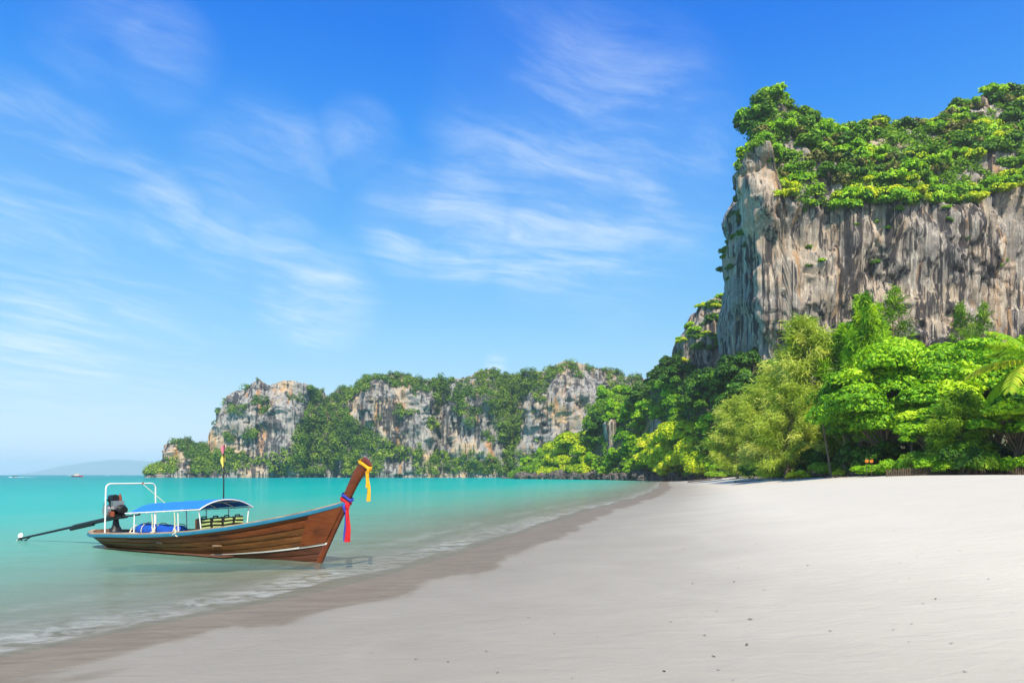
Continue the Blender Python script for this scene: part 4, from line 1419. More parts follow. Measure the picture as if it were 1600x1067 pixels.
HULL = wood_material('hull_wood', (0.115, 0.042, 0.011), (0.20, 0.078, 0.020), (0.035, 0.014, 0.006), 0.5, 0.35, 0.55)
HULL_RED = wood_material('hull_wood_red', (0.145, 0.032, 0.008), (0.22, 0.058, 0.013), (0.06, 0.016, 0.006), 0.42, 0.4, 0.3)
BOTTOM = wood_material('bottom_paint', (0.085, 0.028, 0.014), (0.12, 0.042, 0.020), (0.045, 0.016, 0.009), 0.6, 0.3, 0.3)
PROW = wood_material('prow_wood', (0.135, 0.027, 0.007), (0.19, 0.044, 0.011), (0.075, 0.018, 0.006), 0.36, 0.5, 0.1)
GREYWOOD = wood_material('weathered_wood', (0.30, 0.21, 0.14), (0.46, 0.35, 0.25), (0.18, 0.11, 0.07), 0.75, 0.2, 0.3)
DECK = wood_material('deck_wood', (0.10, 0.05, 0.03), (0.20, 0.10, 0.06), (0.05, 0.03, 0.02), 0.7, 0.2, 0.2)
BLUE_RAIL = plain('blue_rail_paint', (0.02, 0.17, 0.29), 0.5, var=0.3, scale=6, bump=0.15)
WHITE_PAINT = plain('white_paint', (0.78, 0.78, 0.75), 0.5, var=0.12, scale=5)
WHITE_METAL = plain('white_metal', (0.80, 0.80, 0.78), 0.4, var=0.12, scale=12)
CANVAS = plain('blue_canvas', (0.012, 0.17, 0.66), 0.7, var=0.15, scale=3, bump=0.3, bscale=14)
TARP = plain('blue_tarp', (0.006, 0.075, 0.44), 0.55, var=0.25, scale=3, bump=0.5, bscale=6)
BLACK = plain('black_metal', (0.018, 0.018, 0.02), 0.45, 0.2, var=0.4, scale=18)
STEEL = plain('dull_steel', (0.42, 0.42, 0.43), 0.35, 0.8, var=0.3, scale=16)
RUST = plain('rusty_red', (0.30, 0.07, 0.03), 0.7, var=0.4, scale=14)
TEAL = plain('teal_plastic', (0.05, 0.50, 0.60), 0.4, var=0.1)
RED_CLOTH = plain('red_cloth', (0.62, 0.012, 0.02), 0.75, var=0.2, scale=8)
BLUE_CLOTH = plain('blue_cloth', (0.03, 0.05, 0.42), 0.75, var=0.2, scale=8)
YELLOW_CLOTH = plain('yellow_cloth', (0.85, 0.42, 0.012), 0.75, var=0.15, scale=8)
PINK_CLOTH = plain('pink_cloth', (0.52, 0.14, 0.22), 0.8, var=0.2)
LEMON_CLOTH = plain('lemon_cloth', (0.62, 0.55, 0.10), 0.8, var=0.15)
VEST = plain('vest_black', (0.012, 0.016, 0.014), 0.8, var=0.3)
VEST_BAND = plain('vest_band', (0.44, 0.56, 0.20), 0.7, var=0.25, scale=9)
SEAT_RED = plain('seat_red', (0.36, 0.02, 0.025), 0.6, var=0.25)
ROPE = plain('rope', (0.62, 0.55, 0.42), 0.9, var=0.25, scale=30, bump=0.4, bscale=60)

B0, B1 = Vector((-14.1, 23.3, 0)), Vector((-5.26, 18.7, 0))
BOAT_RZ = math.atan2(B1.y - B0.y, B1.x - B0.x)
boat = thing('longtail_boat', 'wooden longtail boat with raised ribboned prow and blue canopy at the water edge', 'boat', B0, BOAT_RZ)

#            s      keel x  keel z  sheer x sheer z half beam
ST = np.array([[0.00, 0.80, 0.16, 0.22, 0.52, 0.34],
               [0.03, 1.05, -0.02, 0.40, 0.47, 0.60],
               [0.09, 1.55, -0.16, 0.95, 0.46, 0.82],
               [0.22, 2.40, -0.22, 1.90, 0.52, 0.97],
               [0.38, 4.00, -0.24, 3.80, 0.58, 1.00],
               [0.54, 5.60, -0.24, 5.60, 0.71, 0.95],
               [0.68, 7.00, -0.22, 7.15, 0.90, 0.80],
               [0.80, 8.20, -0.20, 8.55, 1.13, 0.58],
               [0.90, 9.10, -0.17, 9.70, 1.36, 0.32],
               [0.96, 9.60, -0.14, 10.45, 1.54, 0.14],
               [1.00, 9.92, -0.11, 10.95, 1.68, 0.045]])


def st(s):
    return [np.interp(s, ST[:, 0], ST[:, k]) for k in range(1, 6)]


def smooth_st(s):
    a = [st(min(1, max(0, s + k * 0.025))) for k in (-1, 0, 1)] if 0.03 < s < 0.97 else [st(s)]
    return [sum(q[k] for q in a) / len(a) for k in range(5)]


def hull_pt(s, u, side, off=0.0):
    kx, kz, sx_, sz, hb = smooth_st(s)
    x = kx + (sx_ - kx) * u
    y = hb * u ** (0.55 + 0.35 * sstep(0.55, 1.0, s))
    z = kz + (sz - kz) * u ** (1.35 - 0.25 * sstep(0.55, 1.0, s))
    return Vector((x, side * (y + off), z - off * 0.35 * (1 - u)))


SS = np.concatenate([np.linspace(0, 0.1, 8), np.linspace(0.13, 0.9, 30), np.linspace(0.92, 1, 7)])
NP = 8
for side in (-1, 1):
    for k in range(NP):
        u0, u1 = k / NP, (k + 1) / NP
        e = 0.10 / NP
        rows = []
        for s in SS:
            # edges sink into the seam, the face of the plank stands proud
            lap = 0.006 * math.sin(k * 2.1 + s * 9)
            rows.append([hull_pt(s, u0, side, -0.012), hull_pt(s, u0 + e, side, 0.014 + lap), hull_pt(s, (u0 + u1) / 2, side, 0.017 + lap), hull_pt(s, u1 - e, side, 0.010 + lap), hull_pt(s, u1, side, -0.012)])
        mb = MB()
        mb.grid(rows)
        mat = BOTTOM if k < 3 else (HULL_RED if k >= 6 else HULL)
        mb.build('plank', mat, boat, True)
    # white boot stripe, rising towards the bow
    rows = []
    for s in np.linspace(0.50, 0.995, 26):
        u0 = 3.12 / NP + 0.0 * s
        wd = 0.016 + 0.016 * sstep(0.6, 0.95, s)
        rows.append([hull_pt(s, u0 - 0.002, side, 0.012), hull_pt(s, u0, side, 0.026), hull_pt(s, u0 + wd, side, 0.026), hull_pt(s, u0 + wd + 0.002, side, 0.012)])
    mb = MB()
    mb.grid(rows)
    mb.build('boot_stripe', WHITE_PAINT, boat, True)
    # blue rubbing rail and wooden cap rail
    rows = []
    for s in SS:
        p = hull_pt(s, 1.0, side)
        rows.append([p + Vector((0, side * a, b)) for a, b in ((0.0, -0.095), (0.035, -0.085), (0.048, -0.03), (0.035, 0.012), (0.0, 0.015))])
    mb = MB()
    mb.grid(rows)
    mb.build('rubbing_rail', BLUE_RAIL, boat, True)
    rows = []
    for s in SS:
        p = hull_pt(s, 1.0, side)
        hb = smooth_st(s)[4]
        i_ = -min(0.13, hb * 0.9)
        rows.append([p + Vector((0, side * a, b)) for a, b in ((0.028, 0.013), (0.026, 0.045), (i_, 0.050), (i_, 0.012))])
    mb = MB()
    mb.grid(rows, True)
    mb.build('cap_rail', GREYWOOD, boat, False)
# inner skin and transom
mb = MB()
for side in (-1, 1):
    mb.grid([[hull_pt(s, u, side, -0.05) for u in np.linspace(0.12, 0.995, 7)] for s in SS[:-3]])
mb.build('inner_skin', DECK, boat, True)
mb = MB()
mb.grid([[hull_pt(0.0, u, -1, 0.012) for u in np.linspace(0.05, 1, 8)], [hull_pt(0.0, u, 1, 0.012) for u in np.linspace(0.05, 1, 8)]])
mb.build('transom', DECK, boat, False, 0, 0.05)
# stern deck boards, bow deck boards, floor boards: one by one
for i in range(9):
    x = 0.38 + i * 0.17
    s = np.interp(x, ST[:, 3], ST[:, 0])
    kx, kz, sx_, sz, hb = smooth_st(float(s))
    mb = MB()
    mb.box((x, 0, sz - 0.035), (0.155, max(0.3, hb * 2 - 0.16), 0.035))
    mb.build('stern_board', GREYWOOD if i % 3 else DECK, boat, False, 0.005)
for i in range(7):
    y = -0.66 + i * 0.22
    mb = MB()
    mb.box((4.3, y, 0.06 + 0.0 * i), (5.6, 0.20, 0.03))
    mb.build('floor_board', DECK, boat)
for i in range(13):
    x = 7.45 + i * 0.21
    s = float(np.interp(x, ST[:, 3], ST[:, 0]))
    kx, kz, sx_, sz, hb = smooth_st(s)
    if hb < 0.12:
        continue
    mb = MB()
    mb.box((x, 0, sz - 0.05), (0.19, hb * 2 - 0.2 if hb > 0.2 else 0.06, 0.03), Matrix.Rotation(-0.16, 3, 'Y'))
    mb.build('bow_board', GREYWOOD, boat)
for x in (2.2, 3.2, 4.4, 6.7):
    s = float(np.interp(x, ST[:, 3], ST[:, 0]))
    hb = smooth_st(s)[4]
    mb = MB()
    mb.box((x, 0, 0.36), (0.26, hb * 2 - 0.2, 0.035))
    mb.build('thwart', GREYWOOD, boat, False, 0.006)
# stem and prow: one upswept timber
ctrl = [(9.86, -0.18, 0.085), (10.12, 0.32, 0.10), (10.45, 0.92, 0.11), (10.76, 1.46, 0.115), (10.93, 1.78, 0.12), (11.09, 2.08, 0.13), (11.28, 2.36, 0.145), (11.50, 2.62, 0.165), (11.63, 2.75, 0.175)]
cz = np.linspace(-0.18, 2.75, 24)
path = [(float(np.polyval(np.polyfit([c[1] for c in ctrl], [c[0] for c in ctrl], 5), z)), float(z), float(np.interp(z, [c[1] for c in ctrl], [c[2] for c in ctrl]))) for z in cz]
rows = []
for i, (x, z, hw) in enumerate(path):
    a, b = path[max(0, i - 1)], path[min(len(path) - 1, i + 1)]
    tx, tz = b[0] - a[0], b[1] - a[1]
    L = math.hypot(tx, tz)
    nx_, nz_ = tz / L, -tx / L
    th = 0.055 + 0.02 * min(1, max(0, (z - 0.8) / 0.8))
    hw *= 0.88
    rows.append([Vector((x + nx_ * q, y, z + nz_ * q)) for q, y in ((hw, -th * 0.6), (hw, th * 0.6), (hw * 0.4, th), (-hw, th * 0.9), (-hw, -th * 0.9), (hw * 0.4, -th))])
mb = MB()
mb.grid(rows, True)
mb.add(rows[0], [tuple(range(6))])
mb.add(rows[-1], [tuple(range(5, -1, -1))])
mb.build('prow', PROW, boat, True, 0.008)
# hull cheeks of redder timber where the planks meet the stem
for side in (-1, 1):
    mb = MB()
    rows = []
    for s in (0.915, 0.94, 0.97, 0.998):
        rows.append([hull_pt(s - 0.022 * (1 - u), u, side, 0.030 + 0.0 * u) for u in np.linspace(0.42, 0.975, 8)])
    mb.grid(rows)
    mb.build('bow_cheek', HULL_RED, boat, True, 0, 0.012)

# canopy: hooped frame with blue canvas
C0, C1, CW = 3.15, 6.30, 0.92
EAVE, RISE = 1.22, 0.25


def roof_z(v):
    return EAVE + RISE * (1 - abs(v) ** 2.2)


def roof_slope(x):
    return 0.20 * (x - C0) / (C1 - C0)


mb = MB()
rows = []
for x in np.linspace(C0, C1, 14):
    sag = 0.018 * abs(math.sin((x - C0) / (C1 - C0) * math.pi * 4))
    rows.append([Vector((x, v * CW, roof_z(v) + roof_slope(x) - sag * (1 - abs(v)) + 0.016)) for v in np.linspace(-1, 1, 17)])
mb.grid(rows)
canopy = mb.build('canopy', CANVAS, boat, True, 0, 0.012)
for x in np.linspace(C0, C1, 5):
    mb = MB()
    mb.tube([(x, v * (CW + 0.02), roof_z(v) + roof_slope(x) - 0.012) for v in np.linspace(-1.03, 1.03, 15)], 0.02, 7)
    mb.build('roof_hoop', WHITE_METAL, boat, True)
for v in (-1.0, -0.5, 0, 0.5, 1.0):
    mb = MB()
    mb.tube([(C0 - (0.28 if abs(v) == 1 else 0), v * (CW + (0.012 if abs(v) == 1 else 0)), roof_z(v) - 0.018), (C1, v * (CW + (0.012 if abs(v) == 1 else 0)), roof_z(v) + 0.182)], 0.02 if abs(v) == 1 else 0.013, 7)
    mb.build('roof_rail', WHITE_METAL, boat, True)
for x in (3.28, 4.25, 5.30, 6.20):
    for sd in (-1, 1):
        s = float(np.interp(x, ST[:, 3], ST[:, 0]))
        hb, sz = smooth_st(s)[4], smooth_st(s)[3]
        mb = MB()
        mb.tube([(x, sd * (hb - 0.07), sz + 0.045), (x, sd * (CW - 0.02), roof_z(1) + roof_slope(x))], 0.018, 8)
        mb.build('canopy_post', WHITE_METAL, boat, True)
# stern arch
ax = 1.75
s = float(np.interp(ax, ST[:, 3], ST[:, 0]))
hb, sz = smooth_st(s)[4], smooth_st(s)[3]
pts = [(ax, -(hb - 0.07), sz + 0.04), (ax + 0.02, -(hb - 0.09), 1.95)]
for a in np.linspace(0, math.pi / 2, 6):
    pts.append((ax + 0.02, -(hb - 0.09) + 0.16 * (1 - math.cos(a)), 1.95 + 0.16 * math.sin(a)))
pts += [(p[0], -p[1], p[2]) for p in reversed(pts)]
mb = MB()
mb.tube(pts, 0.024, 10)
mb.build('stern_arch', WHITE_METAL, boat, True)
mb = MB()
mb.tube([(ax + 0.02, 0.38, 2.105), (ax + 1.45, 0.2, 1.48)], 0.008, 5)
mb.build('stay_rope', ROPE, boat)
mb = MB()
mb.box((ax + 0.02, 0.38, 2.11), (0.07, 0.06, 0.07))
mb.build('pulley', RUST, boat, False, 0.01)
# flag mast behind the front hoop
mb = MB()
fx = C1 - 0.15
mb.tube([(fx, 0, roof_z(0) + 0.17), (fx + 0.02, 0, 3.3)], [0.022, 0.012], 7)
mast = mb.build('flag_mast', BLACK, boat, True)
for nm, mt, z0, z1 in (('pennant', PINK_CLOTH, 3.02, 3.32), ('pennant', LEMON_CLOTH, 2.62, 3.02)):
    mb = MB()
    rows = []
    for q in np.linspace(0, 1, 9):
        z = z1 + (z0 - z1) * q
        ww = 0.065 * (0.4 + math.sin(math.pi * (0.2 + 0.75 * q)))
        rows.append([Vector((fx + 0.015 - ww * f, 0.05 * math.sin(4 * q + 3 * f), z - 0.03 * f)) for f in (0, 0.35, 0.7, 1)])
    mb.grid(rows)
    mb.build(nm, mt, mast, True, 0, 0.006)


def at_boat(name, label, cat, group=None):
    return thing(name, label, cat, B0, BOAT_RZ, group)


# blue tarpaulin bundle hung along the near side
tp = at_boat('tarpaulin', 'crumpled royal blue tarpaulin lying inside the boat below the canopy', 'tarpaulin')
mb = MB()
rows = []
gq = np.random.default_rng(4)
for i, x in enumerate(np.linspace(3.02, 5.12, 32)):
    e = min(1, (x - 2.95) / 0.25, (5.20 - x) / 0.22)
    row = []
    for k in range(16):
        a = k / 16 * 2 * math.pi
        n_ = 1 + 0.16 * float(fbm(x * 2.4, math.cos(a) * 1.4, math.sin(a) * 1.4, 66, 3)) + 0.03 * math.sin(7 * x + 2 * a)
        row.append(Vector((x, -0.56 + 0.25 * math.cos(a) * n_ * (0.5 + 0.5 * e), 0.655 + 0.235 * math.sin(a) * n_ * (0.55 + 0.45 * e))))
    rows.append(row)
mb.grid(rows, True)
mb.add(rows[0], [tuple(range(16))])
mb.add(rows[-1], [tuple(range(15, -1, -1))])
mb.build('cloth', TARP, tp, True)
mb = MB()
for k, (xa, xb) in enumerate(((3.42, 3.58), (4.12, 4.16), (4.9, 5.06))):
    pts = [(xa + (xb - xa) * q, -0.56 + 0.285 * math.cos(a), 0.655 + 0.27 * math.sin(a)) for q, a in zip(np.linspace(0, 1, 14), np.linspace(-0.3, 2 * math.pi - 0.4, 14))]
    mb2 = MB()
    mb2.tube(pts, 0.013, 6)
    mb2.build('lashing', ROPE, tp, True)
# knotted white ropes hanging at the posts
for x, z1, which in ((4.22, 1.22, 'middle'), (5.24, 1.30, 'right')):
    o = at_boat('rope', f'white rope knotted round the {which} canopy post of the boat', 'rope', 'ropes on the boat')
    mb = MB()
    yy = -0.955
    mb.tube([(x - 0.03, yy, z1), (x + 0.03, yy - 0.02, z1 - 0.25), (x, yy - 0.01, 0.82), (x + 0.06, yy, 0.70), (x - 0.06, yy - 0.03, 0.64)], [0.014, 0.018, 0.022, 0.05, 0.03], 7)
    mb.tube([(x + 0.03, yy, 0.72), (x + 0.10, yy - 0.04, 0.62), (x + 0.16, yy - 0.02, 0.60)], 0.022, 6)
    mb.build('rope_end', ROPE, o, True)
o = at_boat('rope', 'pale rope slung over the stern deck beside the blue tarpaulin', 'rope', 'ropes on the boat')
mb = MB()
mb.tube([(2.66, -0.42, 0.80), (2.74, -0.62, 0.72), (2.89, -0.80, 0.60), (3.29, -0.93, 0.60), (3.5, -0.94, 0.61)], 0.022, 7)
mb.build('rope_end', ROPE, o, True)

# life vests hung in a row over the red bench set across the boat
bn = at_boat('bench', 'dark red bench across the boat below the life vests', 'bench')
mb = MB()
mb.box((6.20, 0.0, 0.60), (0.46, 1.46, 0.08))
mb.build('seat', SEAT_RED, bn, False, 0.03)
mb = MB()
mb.box((6.16, 0.0, 0.36), (0.36, 1.0, 0.36))
mb.build('seat_box', SEAT_RED, bn, False, 0.01)
mb = MB()
mb.box((5.93, 0.0, 0.88), (0.04, 1.60, 0.46))
mb.build('backrest', DECK, bn, False, 0.01)
for i, (y, which) in enumerate(((-0.60, 'leftmost of the four'), (-0.20, 'second from the left'), (0.20, 'third from the left'), (0.60, 'rightmost of the four'))):
    v = at_boat('life_vest', f'black life vest with yellow-green bands above the red bench, {which}', 'life vest', 'life vests on the bench')
    x, zz = 6.03, 0.66
    mb = MB()
    mb.box((x, y, zz + 0.24), (0.15, 0.375, 0.46), Matrix.Rotation(0.05 * (i % 2 * 2 - 1), 3, 'X'))
    mb.build('vest_body', VEST, v, False, 0.03)
    for k in range(4):
        mb = MB()
        mb.box((x + 0.075, y + 0.012 * (k % 2), zz + 0.075 + k * 0.108), (0.07, 0.30 - 0.03 * (k == 3), 0.058), Matrix.Rotation(0.07 * math.sin(i * 3 + k), 3, 'X'))
        mb.build('float_band', VEST_BAND, v, False, 0.018)
    mb = MB()
    mb.tube([(x, y - 0.09, zz + 0.44), (x + 0.02, y - 0.07, zz + 0.51), (x + 0.02, y + 0.07, zz + 0.51), (x, y + 0.09, zz + 0.44)], 0.02, 6)
    mb.build('shoulder_strap', VEST, v, True)

# engine with the long propeller shaft
en = at_boat('longtail_engine', 'black diesel engine with a long propeller shaft on the boat stern', 'engine')
en.scale = (1.0, 1.25, 1.22)
en.location = B0 + Vector((math.cos(BOAT_RZ), math.sin(BOAT_RZ), 0)) * 0.62 + Vector((0, 0, -0.10))
mb = MB()
mb.tube([(0.22, 0.05, 0.50), (0.22, 0.05, 0.66), (0.22, 0.05, 0.82)], [0.17, 0.09, 0.07], 12)
mb.build('swivel_mount', BLACK, en, True)
mb = MB()
mb.box((0.26, 0.05, 0.86), (0.80, 0.22, 0.07), Matrix.Rotation(-0.10, 3, 'Y'))
mb.build('engine_bed', BLACK, en, False, 0.01)
mb = MB()
mb.box((0.24, 0.05, 1.05), (0.38, 0.34, 0.34))
mb.box((0.20, 0.05, 1.25), (0.26, 0.26, 0.16))
mb.build('engine_block', BLACK, en, False, 0.025)
mb = MB()
mb.tube([(0.24, -0.17, 1.06), (0.24, -0.26, 1.06)], 0.155, 18)
mb.build('flywheel', STEEL, en, True)
mb = MB()
mb.tube([(-0.02, 0.02, 1.38), (0.28, 0.02, 1.40)], 0.11, 14)
mb.build('fuel_tank', BLACK, en, True, 0.012)
mb = MB()
mb.tube([(0.02, -0.10, 1.39), (0.02, -0.16, 1.39)], 0.055, 12)
mb.build('tank_cap', TEAL, en, True)
mb = MB()
mb.tube([(0.46, 0.05, 1.30), (0.48, 0.05, 1.40), (0.47, 0.03, 1.52)], [0.03, 0.035, 0.03], 8)
mb.build('exhaust_pipe', RUST, en, True)
for k in range(3):
    mb = MB()
    mb.box((0.40 + 0.05 * k, -0.02, 1.22), (0.022, 0.30, 0.24))
    mb.build('cooling_fin', STEEL, en, False, 0.004)
mb = MB()
mb.tube([(0.50, 0.05, 1.10), (0.66, 0.05, 1.08)], [0.14, 0.11], 14)
mb.build('air_filter', BLACK, en, True, 0.01)
mb = MB()
mb.box((0.44, -0.16, 0.98), (0.16, 0.05, 0.14))
mb.build('gear_cover', RUST, en, False, 0.012)
mb = MB()
mb.tube([(-0.05, -0.10, 0.92), (-0.10, -0.12, 1.12), (0.02, -0.14, 1.30)], 0.022, 7)
mb.build('hose', BLACK, en, True)
mb = MB()
mb.tube([(0.55, 0.02, 0.90), (1.35, -0.02, 0.96), (1.62, -0.03, 0.99), (1.64, -0.03, 1.10)], [0.028, 0.02, 0.026, 0.026], 8)
mb.build('steering_handle', BLACK, en, True)
Sh0, Sh1 = Vector((-0.05, 0.05, 0.84)), Vector((-4.75, -0.30, 0.14))
mb = MB()
mb.tube([Sh0, Sh0.lerp(Sh1, 0.38), Sh0.lerp(Sh1, 0.40), Sh1], [0.062, 0.058, 0.036, 0.03], 10)
mb.build('propeller_shaft', BLACK, en, True)
mb = MB()
mb.tube([Sh0.lerp(Sh1, 0.18) + Vector((0, 0, -0.05)), Sh0.lerp(Sh1, 0.42) + Vector((0, 0, -0.05))], 0.05, 8)
mb.build('shaft_sleeve', BLACK, en, True)
mb = MB()
mb.tube([Sh0.lerp(Sh1, 0.86), Sh1 + Vector((0.05, 0, -0.14)), Sh1 + Vector((-0.14, 0, -0.24))], 0.018, 6)
mb.tube([Sh0.lerp(Sh1, 0.97), Sh1 + Vector((0.05, 0, -0.14))], 0.016, 6)
mb.build('skeg', BLACK, en, True)
pr = MB()
pr.tube([Sh1 + Vector((0.02, 0, 0)), Sh1 + Vector((-0.13, -0.01, -0.02))], [0.045, 0.02], 10)
pr = pr.build('propeller_hub', STEEL, en, True)
for a in (0.4, 0.4 + math.pi):
    mb = MB()
    rows = []
    for q in np.linspace(0, 1, 6):
        rr_ = 0.03 + 0.15 * q
        wq = 0.055 * math.sin(math.pi * (0.15 + 0.75 * q))
        rows.append([Sh1 + Vector((-0.05 + f * wq * 0.6, math.sin(a) * rr_ + f * wq * math.cos(a), math.cos(a) * rr_ - f * wq * math.sin(a))) for f in (-1, 0, 1)])
    mb.grid(rows)
    mb.build('blade', WHITE_METAL, pr, True, 0, 0.01)


# prow ribbons
def ribbon_tail(a, pts, wid, mat, parent, wob=0.02):
    mb = MB()
    rows = []
    n_ = len(pts)
    for i, p in enumerate(pts):
        ww = wid[i] if isinstance(wid, list) else wid
        rows.append([Vector(p) + Vector((ww * f, wob * math.sin(i * 0.9 + f * 3 + a), 0.006 * f)) for f in (-1, -0.5, 0, 0.5, 1)])
    mb.grid(rows)
    return mb.build('tail', mat, parent, True, 0, 0.008)


def wrap(z0, zs, mat, parent, tilt, grow=1.0, n_=22, name='wrap', th=0.014):
    """a band of cloth round the prow timber"""
    x0 = float(np.interp(z0, [q[1] for q in path], [q[0] for q in path]))
    hw = float(np.interp(z0, [q[1] for q in path], [q[2] for q in path])) * grow
    mb = MB()
    rows = []
    for k in range(n_):
        a = k / n_ * 2 * math.pi
        cx_, cy_ = math.cos(a), math.sin(a)
        k4 = (abs(cx_) ** 4 + abs(cy_) ** 4) ** -0.25
        p = Vector((x0 + cx_ * k4 * (hw + 0.012), cy_ * k4 * 0.092, z0 - tilt * cx_ * k4 * hw + 0.012 * math.sin(3 * a)))
        rows.append([p + Vector((0, 0, zs)), p + Vector((cx_ * th, cy_ * th, zs * 0.4)), p + Vector((cx_ * th, cy_ * th, -zs * 0.4)), p + Vector((0, 0, -zs))])
    rows.append(rows[0])
    mb.grid(rows)
    return mb.build(name, mat, parent, True)


yr = at_boat('ribbon', 'golden yellow ribbon tied round the tip of the boat prow', 'ribbon', 'ribbons on the prow')
wrap(2.66, 0.05, YELLOW_CLOTH, yr, 0.55, 1.02)
mb = MB()
mb.tube([(11.70, -0.05, 2.57), (11.76, -0.10, 2.53), (11.72, -0.12, 2.47)], [0.03, 0.065, 0.035], 9)
mb.build('knot', YELLOW_CLOTH, yr, True)
ribbon_tail(0.3, [(11.73 + 0.004 * i, -0.12, 2.51 - 0.10 * i) for i in range(9)], [0.03 + 0.004 * i for i in range(9)], YELLOW_CLOTH, yr)
ribbon_tail(1.9, [(11.68 + 0.006 * i, -0.13, 2.49 - 0.085 * i) for i in range(6)], [0.02 + 0.004 * i for i in range(6)], YELLOW_CLOTH, yr)
rr2 = at_boat('ribbon', 'red ribbon with a long red tail knotted below the boat prow', 'ribbon', 'ribbons on the prow')
wrap(1.70, 0.05, RED_CLOTH, rr2, 0.55, 1.12)
mb = MB()
mb.tube([(10.98, -0.10, 1.64), (11.05, -0.14, 1.58), (11.06, -0.13, 1.50)], [0.03, 0.07, 0.05], 9)
mb.build('knot', RED_CLOTH, rr2, True)
ribbon_tail(0.5, [(11.08, -0.15, 1.54 - 0.115 * i) for i in range(9)], [0.05 + 0.006 * i for i in range(9)], RED_CLOTH, rr2)
rb = at_boat('ribbon', 'dark blue ribbon with a hanging tail knotted beside the red one on the prow', 'ribbon', 'ribbons on the prow')
wrap(1.80, 0.045, BLUE_CLOTH, rb, 0.55, 1.15)
ribbon_tail(1.2, [(10.99, -0.13, 1.56 - 0.115 * i) for i in range(9)], [0.03 + 0.005 * i for i in range(9)], BLUE_CLOTH, rb)
mb = MB()
mb.tube([(10.92, -0.11, 1.62), (10.96, -0.15, 1.52), (10.99, -0.14, 1.40)], [0.025, 0.055, 0.03], 8)
mb.build('knot', BLUE_CLOTH, rb, True)

# ------------------------------------------------------------------ small boats far out
def far_boat(px, dp, ln, hullm, topm, name, lab, rz, cabin=True):
    x = (px - CX) / FPX * dp
    r = thing(name, lab, 'boat', (x, dp, 0), rz)
    mb = MB()
    rows = []
    for q in np.linspace(-0.5, 0.5, 13):
        bw = 0.15 * ln * (1 - max(0, (q - 0.05) / 0.45) ** 2.2) + 0.02
        sh_ = 0.11 * ln + 0.06 * ln * max(0, q) ** 1.4 * 2
        rows.append([Vector((q * ln, f * bw * (0.75 + 0.25 * h_), -0.2 + (sh_ + 0.2) * h_)) for f, h_ in ((-1, 1), (-0.95, 0.5), (-0.5, 0), (0.5, 0), (0.95, 0.5), (1, 1))])
    mb.grid(rows)
    mb.add(rows[0], [tuple(range(6))])
    mb.add([p for r_ in rows for p in (r_[0], r_[5])], [(2 * i, 2 * i + 1, 2 * i + 3, 2 * i + 2) for i in range(12)])
    mb.build('hull', hullm, r, True)
    if cabin:
        mb = MB()
        mb.box((-0.05 * ln, 0, 0.20 * ln), (0.42 * ln, 0.2 * ln, 0.14 * ln))
        cb = mb.build('cabin', WHITE_PAINT, r, False, 0.1)
        for k in range(4):
            mb = MB()
            mb.box((-0.20 * ln + k * 0.10 * ln, -0.101 * ln, 0.22 * ln), (0.06 * ln, 0.02, 0.05 * ln))
            mb.build('window', BLACK, cb)
        mb = MB()
        mb.box((-0.04 * ln, 0, 0.30 * ln), (0.52 * ln, 0.24 * ln, 0.03 * ln))
        mb.build('roof', topm, r, False, 0.05)
        mb = MB()
        mb.tube([(0.1 * ln, 0, 0.31 * ln), (0.1 * ln, 0, 0.48 * ln)], 0.07, 6)
        mb.build('mast', WHITE_METAL, r)
    else:
        mb = MB()
        mb.grid([[Vector((0.02 * ln, f * 0.1 * ln, 0.15 * ln)), Vector((0.0, f * 0.09 * ln, 0.24 * ln))] for f in (-1, 0, 1)])
        mb.build('windscreen', BLACK, r, False, 0, 0.05)
        mb = MB()
        mb.box((-0.46 * ln, 0, 0.14 * ln), (0.08 * ln, 0.08 * ln, 0.14 * ln))
        mb.build('outboard_motor', BLACK, r, False, 0.03)
    return r


far_boat(121, 760, 11, RED_CLOTH, YELLOW_CLOTH, 'tour_boat', 'small red tour boat far out below the hazy island', 0.35)
far_boat(22, 640, 6.5, BLACK, WHITE_PAINT, 'speedboat', 'dark speedboat trailing a white wake at far left', 2.9, False)
far_boat(107, 1500, 8, WHITE_PAINT, WHITE_PAINT, 'motorboat', 'tiny white motorboat just left of the red tour boat', 0.2, False)
far_boat(167, 1500, 8, WHITE_PAINT, WHITE_PAINT, 'motorboat', 'tiny white motorboat right of the red tour boat', 0.1, False)
# the speedboat's wake
bx = (22 - CX) / FPX * 640
V, F = [], []
for q in np.linspace(0, 1, 24):
    wq = 0.5 + 1.8 * q
    hq = 0.35 * (1 - q) * (0.6 + 0.4 * math.sin(q * 30)) + 0.03
    for f in (-1, -0.4, 0.4, 1):
        V.append((bx - 4 + 26 * q, 640 - 1 + f * wq, (hq if abs(f) < 0.9 else 0.0) + 0.01))
for i in range(23):
    for k in range(3):
        F.append((i * 4 + k, i * 4 + k + 1, i * 4 + k + 5, i * 4 + k + 4))
o = put('wake', mesh_np('wake', V, np.array(F), None, True), plain('wake_foam', (0.82, 0.84, 0.84), 0.8))
o['kind'] = 'stuff'
tag(o, 'white foam wake behind the far dark speedboat', 'wake')

